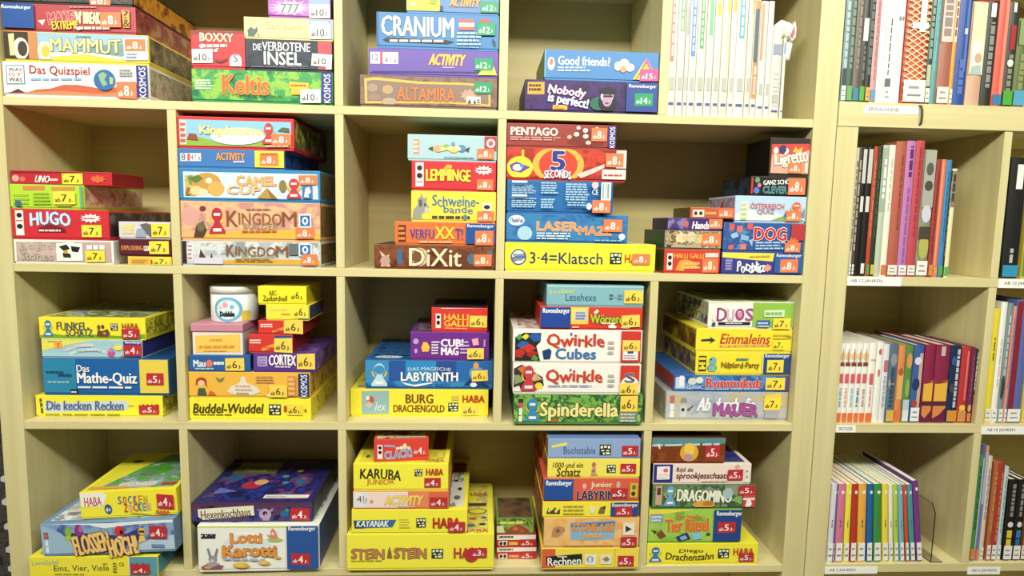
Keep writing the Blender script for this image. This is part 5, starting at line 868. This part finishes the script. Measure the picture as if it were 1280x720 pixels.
# top of the right bookcase
Z6 = (1020, 0, 4.5); zs = ZA + .0482
g = 'upright books standing on the right bookcase'
TOP = [
 (133,163,'7f98a0',[('l',.2,.2,.8,.9,'a8c0c4'),('r',0,.13,1,.3,'3a4a4a')],'eef0e4',.03,'grey blue book with a pale label, first against the upright post'),
 (163,198,'4a5a50',[('l',.2,.3,.7,.9,'7a8a80')],'6aae5a',.03,'dark green grey book with a green label, second from the upright post'),
 (198,235,'6f645c',[('l',.3,.3,.7,.9,'8a8078')],'3f86a4',.026,'brown grey book with a teal blue label'),
 (235,268,'3a3c38',[('r',.1,.55,.9,.75,'ece8d8'),('l',.3,.2,.7,.5,'6a6a60')],'5aa84a',.03,'charcoal book with a white patch and green label'),
 (268,298,'2c302e',[('l',.2,.25,.8,.95,'5a6a6a')],'e0a84a',.028,'black book with a small orange label'),
 (298,332,'c8989a',[('l',.4,.2,.6,.9,'a87478')],'6a9ab8',.024,'dusty pink book with a pale blue label'),
 (332,372,'f2f1ea',[('l',.6,.4,.75,.9,'c8c8c0')],None,0,'narrow white book between pink and wide white ones', -40),
 (372,412,'eeeee8',[('l',.4,.25,.55,.75,'4a4a48'),('r',.1,.12,.9,.22,'6a6c6c')],'f2f0e8',.03,'white book with thin black title and grey block'),
 (412,466,'f6f5ee',[('e',.45,.75,.14,.022,'8a8a88'),('e',.75,.75,.12,.022,'8a8a88'),('l',.35,.2,.5,.6,'d8d8d0')],None,0,'broad plain white book left of the red lattice book'),
 (475,603,'cc5c4c',[('g',[(0,.42+.0),(.5,.52),(1,.42),(1,.44),(.5,.54),(0,.44)],'e8d8a8')] ,'f2efe2',.046,'thick red book with a cream lattice pattern and white cross'),
 (605,634,'3c4a40',[('r',0,.16,1,.35,'b8c0a0'),('l',.2,.4,.8,.95,'8aa090')],'ece8d8',.030,'dark narrow book with a pale lower part beside the lattice book'),
 (636,666,'5f9ca0',[('l',.3,.3,.5,.9,'8ac0c4')],None,0,'turquoise book between two dark gaps'),
 (670,740,'a86a5c',[('r',0,.55,1,1,'d8ccc0'),('l',.2,.6,.8,.95,'9a8a84')],'eee9dc',.034,'red brown book with a pale top and cream label'),
 (740,762,'d8a04a',[('r',0,.55,1,.98,'e8d8c0'),('l',.3,.6,.7,.9,'7a4a30')],'efe8d8',.030,'thin ochre book with a cream upper half'),
 (766,834,'2f4f9c',[('r',.6,.3,.8,.98,'5a78b8'),('r',.5,.62,.75,.67,'c8d4d8'),('l',.3,.1,.7,.4,'5a74b8')],None,0,'thick royal blue book with a small pale emblem'),
 (838,920,'cfa88c',[('r',0,.3,1,.99,'efe4b8'),('r',.15,.38,.8,.62,'e8e8e0'),('e',.6,.46,.25,.05,'c8a88c'),('g',[(.1,.3),(.9,.3),(.8,.4),(.2,.38)],'a8c0b8')],None,0,'broad cream and tan picture book right of the royal blue one', 6),
 (922,984,'2f3330',[('r',.25,.85,.7,.98,'e8ece8'),('l',.3,.18,.7,.8,'8a908a')],None,0,'black book with pale vertical lettering and white top patch', 4),
 (986,1040,'e05a4a',[('r',.6,.1,.95,1,'e88a74')],'3f7ca8',.022,'bright red book with a blue label'),
 (1042,1100,'3c3c34',[('r',.25,.55,.75,.78,'a8323a'),('l',.3,.12,.7,.5,'8a8a7a'),('e',.45,.42,.3,.035,'e8e4dc'),('r',.3,.9,.6,.99,'d8d8d0')],'4fa83c',.030,'black book with red block, white dot and bright green label', 8),
 (1102,1172,'5f6f3c',[('l',.3,.2,.7,.6,'8a945c'),('r',0,.7,1,.98,'8fa06a')],'5aa0c0',.032,'olive green book with a light blue label', 100)]
for r in TOP:
    yt = r[7] if len(r) > 7 else -60
    ar = r[3]
    if r[0] == 475:
        ar = []
        for kx in range(-3, 8):
            for ky in range(0, 1): pass
        n = 7
        for j in range(-2, 16):
            v = .12 + j * .055
            ar.append(('g', [(0, v), (1, v + .13), (1, v + .142), (0, v + .012)], 'e8d4a0')); ar.append(('g', [(0, v + .13), (1, v), (1, v + .012), (0, v + .142)], 'e8d4a0'))
        ar += [('r',.2,.66,.9,.715,'f4efe6'),('r',.52,.63,.78,1,'f4efe6')]
    book(Z6, r[0], r[1], yt, 582, zs, r[2], r[6], g, Y=.006, d=.16 if r[0] != 475 else .2, art=ar, tag=r[4], tagh=r[5])

# second row of the right bookcase
Z7 = (1020, 150, 3.427); zs = zb(1) + .0092
g = 'upright books in the second row of the right bookcase'
MID = [
 (135,147,118,'c8c4b4',[('l',.3,.2,.7,.9,'7a6a5a')],'eef0e6',.022,'thin grey book against the side panel, second bookcase row'),
 (147,160,115,'5a4a40',[('l',.2,.2,.8,.9,'a89a8a')],'e8ece4',.022,'thin brown book squeezed beside the black pair'),
 (161,182,113,'1c1c1a',[('r',.15,.72,.85,.98,'c8c8c4'),('r',.2,.5,.8,.62,'d8d8d4')],None,0,'left black book of a matching pair with white blocks'),
 (183,208,113,'1e1e1c',[('r',.15,.72,.85,.98,'c4c4c0'),('r',.2,.5,.8,.62,'d4d4d0'),('r',.2,.02,.8,.1,'dcdcd8')],None,0,'right black book of a matching pair with white blocks'),
 (209,226,112,'b04a34',[('l',.4,.3,.6,.9,'d88a74')],'5aa05a',.022,'slim rust red book with a green label'),
 (227,246,110,'2a3826',[('l',.3,.3,.6,.9,'4a5a44')],'d8b84a',.022,'narrow dark green book with a yellow label'),
 (247,272,107,'b8c4b0',[('r',0,.5,1,.98,'a0aea0'),('l',.3,.6,.7,.9,'e4e8e0')],None,0,'pale grey green book left of the cream one'),
 (273,299,106,'e8e8d4',[('l',.4,.5,.6,.9,'b8c0b0')],'e0703c',.022,'cream white book with an orange label, beside the tall brown red one'),
 (301,345,90,'b0604e',[('l',.6,.35,.75,.9,'8a4438')],'ece6dc',.022,'tall brown red book left of the lilac one'),
 (346,384,88,'b878b0',[('l',.4,.1,.62,.66,'9a5a98'),('l',.35,.74,.68,.96,'5a2a60')],'e8e8e4',.022,'tall lilac book with dark purple lettering'),
 (385,421,87,'bc4a54',[('l',.4,.3,.6,.95,'983844')],'ece6e2',.022,'tall raspberry red book right of the lilac one'),
 (423,474,126,'8a8a74',[('r',0,.55,1,1,'a8a89c'),('e',.5,.5,.4,.07,'c8ccd8'),('e',.5,.24,.42,.1,'b0b060'),('r',0,.3,1,.4,'4a4438'),('e',.5,.85,.3,.05,'5a5a50'),('e',.5,.72,.34,.04,'4a4a44')],'f0ece4',.032,'grey photograph spine with a wide white label'),
 (476,496,168,'9a4038',[('l',.4,.2,.6,.9,'7a2c28')],'dc8a4a',.024,'dark brick red book of middle height'),
 (497,518,168,'d87a5c',[('r',.1,.1,.4,.98,'e8a084')],'e09a4a',.018,'salmon orange book left of the blue one'),
 (519,540,170,'3f86bc',[('l',.4,.3,.6,.9,'2a6494')],'5aa858',.022,'bright blue book with a green label'),
 (541,545,215,'2a2c24',[('l',.2,.2,.8,.9,'8a8a70')],None,0,'very thin dark book before the last cream one'),
 (545,566,208,'ecdfae',[('r',0,.65,1,.98,'8a8070'),('l',.2,.7,.8,.95,'4a443c')],'5aae6a',.020,'cream book with a grey picture top, last on the right of its row'),
 (792,862,158,'232323',[('r',.35,.74,.75,.94,'f0eee8'),('l',.4,.13,.6,.25,'b8b8b4')],'3a94bc',.026,'black book with white top label and blue label, right of the divider'),
 (878,910,150,'c8b84a',[('r',0,.02,1,.4,'6a9a3a'),('l',.2,.5,.8,.9,'e8d880')],None,0,'yellow green book cut by the picture edge, second bookcase row')]
for r in MID:
    book(Z7, r[0], r[1], r[2], 666 if r[0] < 700 else 672, zs, r[3], r[7], g, Y=.006, d=.15, art=r[4], tag=r[5], tagh=r[6], xmin=RX0 + .001 if r[0] < 700 else RDIV + .0195)

# third row of the right bookcase
Z8 = (1020, 350, 3.427); zs = zb(2) + .0092
g = 'upright books in the third row of the right bookcase'
ship = lambda k: [('r',.0,.74,1,.765,'8a4a34'), ('g',[(0,.74),(1,.74),(.9 if k == 4 else 1,.715),(0.1 if k == 0 else 0,.715)],'7a3a2c'), ('e',.5,.84,.42,.055,'e8c088'), ('r',.46,.76,.56,.93,'6a3a28'), ('r',.15,.5,.85,.62,'d8606a'), ('l',.3,.2,.7,.44,['8ab4cc','e0b08a','a8c8d8','6a9ab0','c8a0a8'][k]), ('r',0,.0,1,.125,'e8753a')]
ser = ['first','second','third','fourth','fifth']
xs = [85,106,131,157,181,206]
for k in range(5):
    lab = ['white paperback with the stern part of a ship drawn across spines, outermost of its series', 'white series paperback with ship sails and a tan figure low on its spine', 'white series paperback in the middle of the ship picture', 'white series paperback with a grey figure under the red block', 'white series paperback with the ship bow and dark blue figure'][k]
    book(Z8, xs[k], xs[k+1] - .6, 272, 598, zs, 'f0efe8', lab, 'white paperbacks forming a ship picture', Y=.010, d=.14, art=ship(k), soft=True, pages='e8e2d0', xmin=RX0 + .001)
R3 = [
 (207,237,270,'f1efe8',[('r',.25,.48,.8,.62,'d8606a'),('l',.4,.2,.6,.45,'d87a84'),('r',0,0,1,.125,'e8753a'),('r',.2,.78,.9,.8,'e0a890')],None,0,'white series paperback with a red vertical line, right of the ship picture'),
 (239,266,266,'eeeee6',[('e',.5,.88,.25,.04,'d85a6a'),('e',.5,.62,.2,.05,'d8707a')],None,0,'white book with two small red motifs'),
 (267,292,276,'e0e0e4',[('r',.2,.65,.9,.8,'b8707c'),('l',.3,.2,.7,.6,'a8b0c0')],None,0,'pale grey white book with a mauve block'),
 (294,330,274,'5a7284',[('e',.5,.8,.4,.08,'8a949c'),('e',.4,.5,.4,.06,'a8a098'),('l',.3,.2,.7,.7,'3a5064')],'d8b05a',.026,'slate blue picture spine with an ochre label'),
 (332,361,280,'dc8a58',[('r',0,.3,1,.7,'e0b06a'),('e',.5,.66,.4,.05,'b0603a')],'e8753a',.026,'orange and sand coloured book'),
 (363,394,280,'5c8a44',[('e',.5,.8,.4,.1,'d09a5a'),('e',.5,.45,.3,.12,'8ab05a'),('r',0,.1,1,.3,'b8ccd8')],'dfe4ea',.026,'green picture spine with a pale lower end'),
 (398,440,280,'3f5f9c',[('r',.55,.2,.9,.9,'c8a89c'),('e',.4,.8,.35,.05,'d8dce4'),('e',.4,.5,.35,.08,'2a3a6a'),('e',.35,.25,.3,.05,'a84a4a')],'eceef0',.032,'blue picture spine with a white label, left of the sunset pair'),
 (444,488,278,'8a2a4a',[('r',0,.28,1,.52,'e8b24a'),('g',[(0,.52),(1,.52),(1,.56),(0,.5)],'b0563a'),('r',0,.22,1,.28,'5a2a3a'),('r',0,.06,1,.22,'d88a4c'),('g',[(0,0),(1,0),(1,.16),(.4,.06),(0,.1)],'6a2444')],None,0,'left book of the wine red sunset pair in clear foil'),
 (491,550,278,'8a2a4a',[('r',0,.28,1,.52,'e8b24a'),('g',[(0,.52),(1,.52),(1,.56),(0,.5)],'b0563a'),('r',0,.22,1,.28,'5a2a3a'),('r',0,.06,1,.22,'d88a4c'),('g',[(0,0),(1,0),(1,.2),(.5,.1),(0,.06)],'6a2444'),('r',.3,.86,.6,.98,'c8b8b0')],None,0,'right, wider book of the wine red sunset pair in clear foil'),
 (552,598,280,'20304e',[('l',.55,.2,.8,.95,'b8c4d0'),('e',.3,.8,.25,.06,'3a5a8a'),('e',.3,.45,.25,.06,'4a4a5a')],'d8943c',.026,'midnight blue book with pale vertical title and ochre label'),
 (600,638,288,'b83838',[('r',.55,.3,.75,.95,'d87a70'),('e',.5,.2,.35,.04,'ecc85a')],'e0943c',.026,'glossy red book beside the midnight blue one'),
 (639,659,290,'6f2a4e',[('l',.4,.3,.6,.9,'9a5a74'),('e',.5,.2,.4,.05,'d8a05a')],'d88a4a',.020,'slim plum book right of the glossy red one'),
 (660,692,296,'3a3832',[('l',.25,.45,.75,.95,'c8c4bc'),('r',0,.0,1,.38,'d89070'),('e',.5,.3,.4,.06,'c86a80')],'dc8a5c',.030,'black and salmon book with white lettering, against the divider'),
 (717,744,122,'ecd83a',[('l',.4,.55,.6,.75,'7a6a2a')],'ecead0',.03,'yellow book first behind the right divider of the third row'),
 (746,772,95,'eeeee8',[('l',.45,.3,.6,.7,'d0a8a8')],'f0efea',.03,'tall white book next to the yellow one at the right edge'),
 (774,796,100,'7f9494',[('e',.4,.3,.4,.1,'38484a'),('l',.3,.4,.7,.9,'b8c4c4')],'eef0ea',.03,'grey teal book at the right edge'),
 (797,812,112,'d89088',[('l',.4,.3,.6,.9,'b86a64')],'f0eee8',.03,'thin rose book at the right edge'),
 (813,872,85,'5f6fb0',[('r',0,.02,.4,.99,'8a2a34')],'f0f0ea',.03,'wine red and lavender blue book at the right edge'),
 (876,910,100,'c8b464',[],'eedf6a',.03,'ochre book cut by the picture edge in the third row')]
for r in R3:
    book(Z8, r[0], r[1], r[2], 600 if r[0] < 440 else 612, zs, r[3], r[7], g, Y=.010, d=.15 if r[0] not in (332, 444) else .19, art=r[4], tag=r[5], tagh=r[6], pages='e0d8c4', xmin=RX0 + .001 if r[0] < 700 else RDIV + .0195, xmax=RDIV - .001 if r[0] < 700 else None)
# lowest row of the right bookcase
ZX = (1020, 540, 4.0); zs = zb(3) + .0092
g = 'colourful leaning booklets in the lowest row of the right bookcase'
LOW = [(50,80,'dcdce8','white lilac booklet, outermost on the left of the colourful row'), (81,91,'6a5a98','thin violet booklet between white lilac and pink'), (92,134,'d4789c','pink booklet'), (135,167,'eee44a','lemon yellow booklet right of the pink one'), (168,203,'b83a2c','brick red booklet'),
 (204,248,'e8b048','wide amber booklet'), (250,284,'2464a8','strong blue booklet'), (286,328,'3f8f44','grass green booklet'), (330,364,'ecd848','golden yellow booklet right of the grass green one'), (365,389,'ecece0','white booklet amid the colourful row'), (390,417,'b4d050','lime green booklet'),
 (418,446,'7ab4cc','light blue booklet'), (447,470,'cc5438','vermilion red booklet'), (471,500,'4a98a0','sea green booklet'), (502,535,'7a3a8a','purple booklet, last and tallest of the colourful row')]
for i, (a, b, c, lab) in enumerate(LOW):
    ln = -max(0.0, .6 + (i - 1) * 0.58) if i else 0
    book(ZX, a, b, 263 if i < 14 else 243, 665 + i * .5, zs, c, lab + (' standing in the lowest bookcase row' if len(lab.split()) < 8 else ''), g, Y=.008, d=.19, lean=ln, art=[('e',.6,.9,.22,.022,'f0ece4'),('l',.42,.45,.58,.55,'6a6a5a')], tag='f0f0ec', tagh=.044, soft=True, pages='f0ede2', xmin=RX0 + .001)
g = 'upright books behind the last divider of the lowest row'
R4 = [(762,790,118,'4f8a5a',[('l',.3,.3,.7,.9,'3a6a44'),('r',.7,.1,1,.98,'a8c8b0')],'dc8840',.026,'green book with an orange label, first behind the lowest divider'),
 (791,808,70,'8a84b8',[('r',0,.5,1,.95,'b8b0d0'),('r',0,.95,1,1,'e09a4a'),('r',0,.1,.4,.5,'4a7ab0')],'dc8a44',.024,'tall lilac blue picture book with an orange top'),
 (809,830,122,'d8c8b0',[('l',.3,.4,.7,.9,'9aa0c0')],'ece8dc',.03,'slim beige book between lilac and brick coloured ones'),
 (842,866,150,'b0663c',[('l',.3,.3,.7,.9,'c88a5a')],'efeae0',.036,'brown orange book in the lowest right corner'),
 (867,894,155,'a83a34',[('l',.5,.2,.8,.9,'d8804a')],'efeae0',.036,'deep red book in the lowest right corner'),
 (896,916,175,'bcd4d8',[('l',.3,.3,.6,.9,'8aa8b0')],'eeece4',.036,'pale aqua book in the lowest right corner'),
 (926,972,240,'1e1e1c',[('l',.35,.55,.7,.95,'8a887c'),('e',.5,.45,.3,.035,'dcdcd8'),('r',.2,.18,.75,.27,'d8c840'),('r',.2,.285,.75,.38,'e0c83a')],'eeece6',.034,'black book with a yellow block on its spine'),
 (974,1014,240,'1e1e1c',[('l',.35,.55,.7,.95,'8a887c'),('e',.5,.45,.3,.035,'dcdcd8'),('r',.2,.18,.75,.27,'3a6aa0'),('r',.2,.285,.75,.38,'3a80b8')],'eeece6',.034,'black book with a blue block on its spine'),
 (1016,1050,245,'6a3a2a',[('r',.2,.16,.9,.38,'c8703a')],'e8e4d8',.034,'brown book cut by the picture edge in the lowest row')]
for r in R4:
    book(ZX, r[0], r[1], r[2], 664, zs, r[3], r[7], g, Y=.010, d=.16, art=r[4], tag=r[5], tagh=r[6], xmin=RDIV + .0195)

# clear bookends
gl = bpy.data.materials.new('clear_acrylic'); gl.use_nodes = True; b_ = gl.node_tree.nodes['Principled BSDF']
b_.inputs['Base Color'].default_value = (.96, .95, .92, 1); b_.inputs['Roughness'].default_value = .05; b_.inputs['IOR'].default_value = 1.45; b_.inputs['Transmission Weight'].default_value = 1.0
def bookend(label, x, y0, y1, z, h, foot):
    r_ = thing('bookend', label, 'bookend', (x, y0, z))
    mb = MB(); mb.prism([(0,0,.002),(0,0,h*.86),(0,.012,h),(0,y1-y0,h),(0,y1-y0,.002)], (.0025,0,0), gl); mb.recalc = True; mb.build('upright_plate', r_)
    mb = MB(); mb.box((-foot if foot > 0 else 0, 0, 0), (.0025 if foot > 0 else -foot, y1-y0, .0018), gl); mb.build('foot_plate', r_)
pe = onz(1161, 709, zs)
bookend('clear acrylic bookend right of the colourful leaning booklets', at(1163, 700, .004).x, .004, .10, zs + .0001, at(1160, 632, .004).z - zs, -.03)
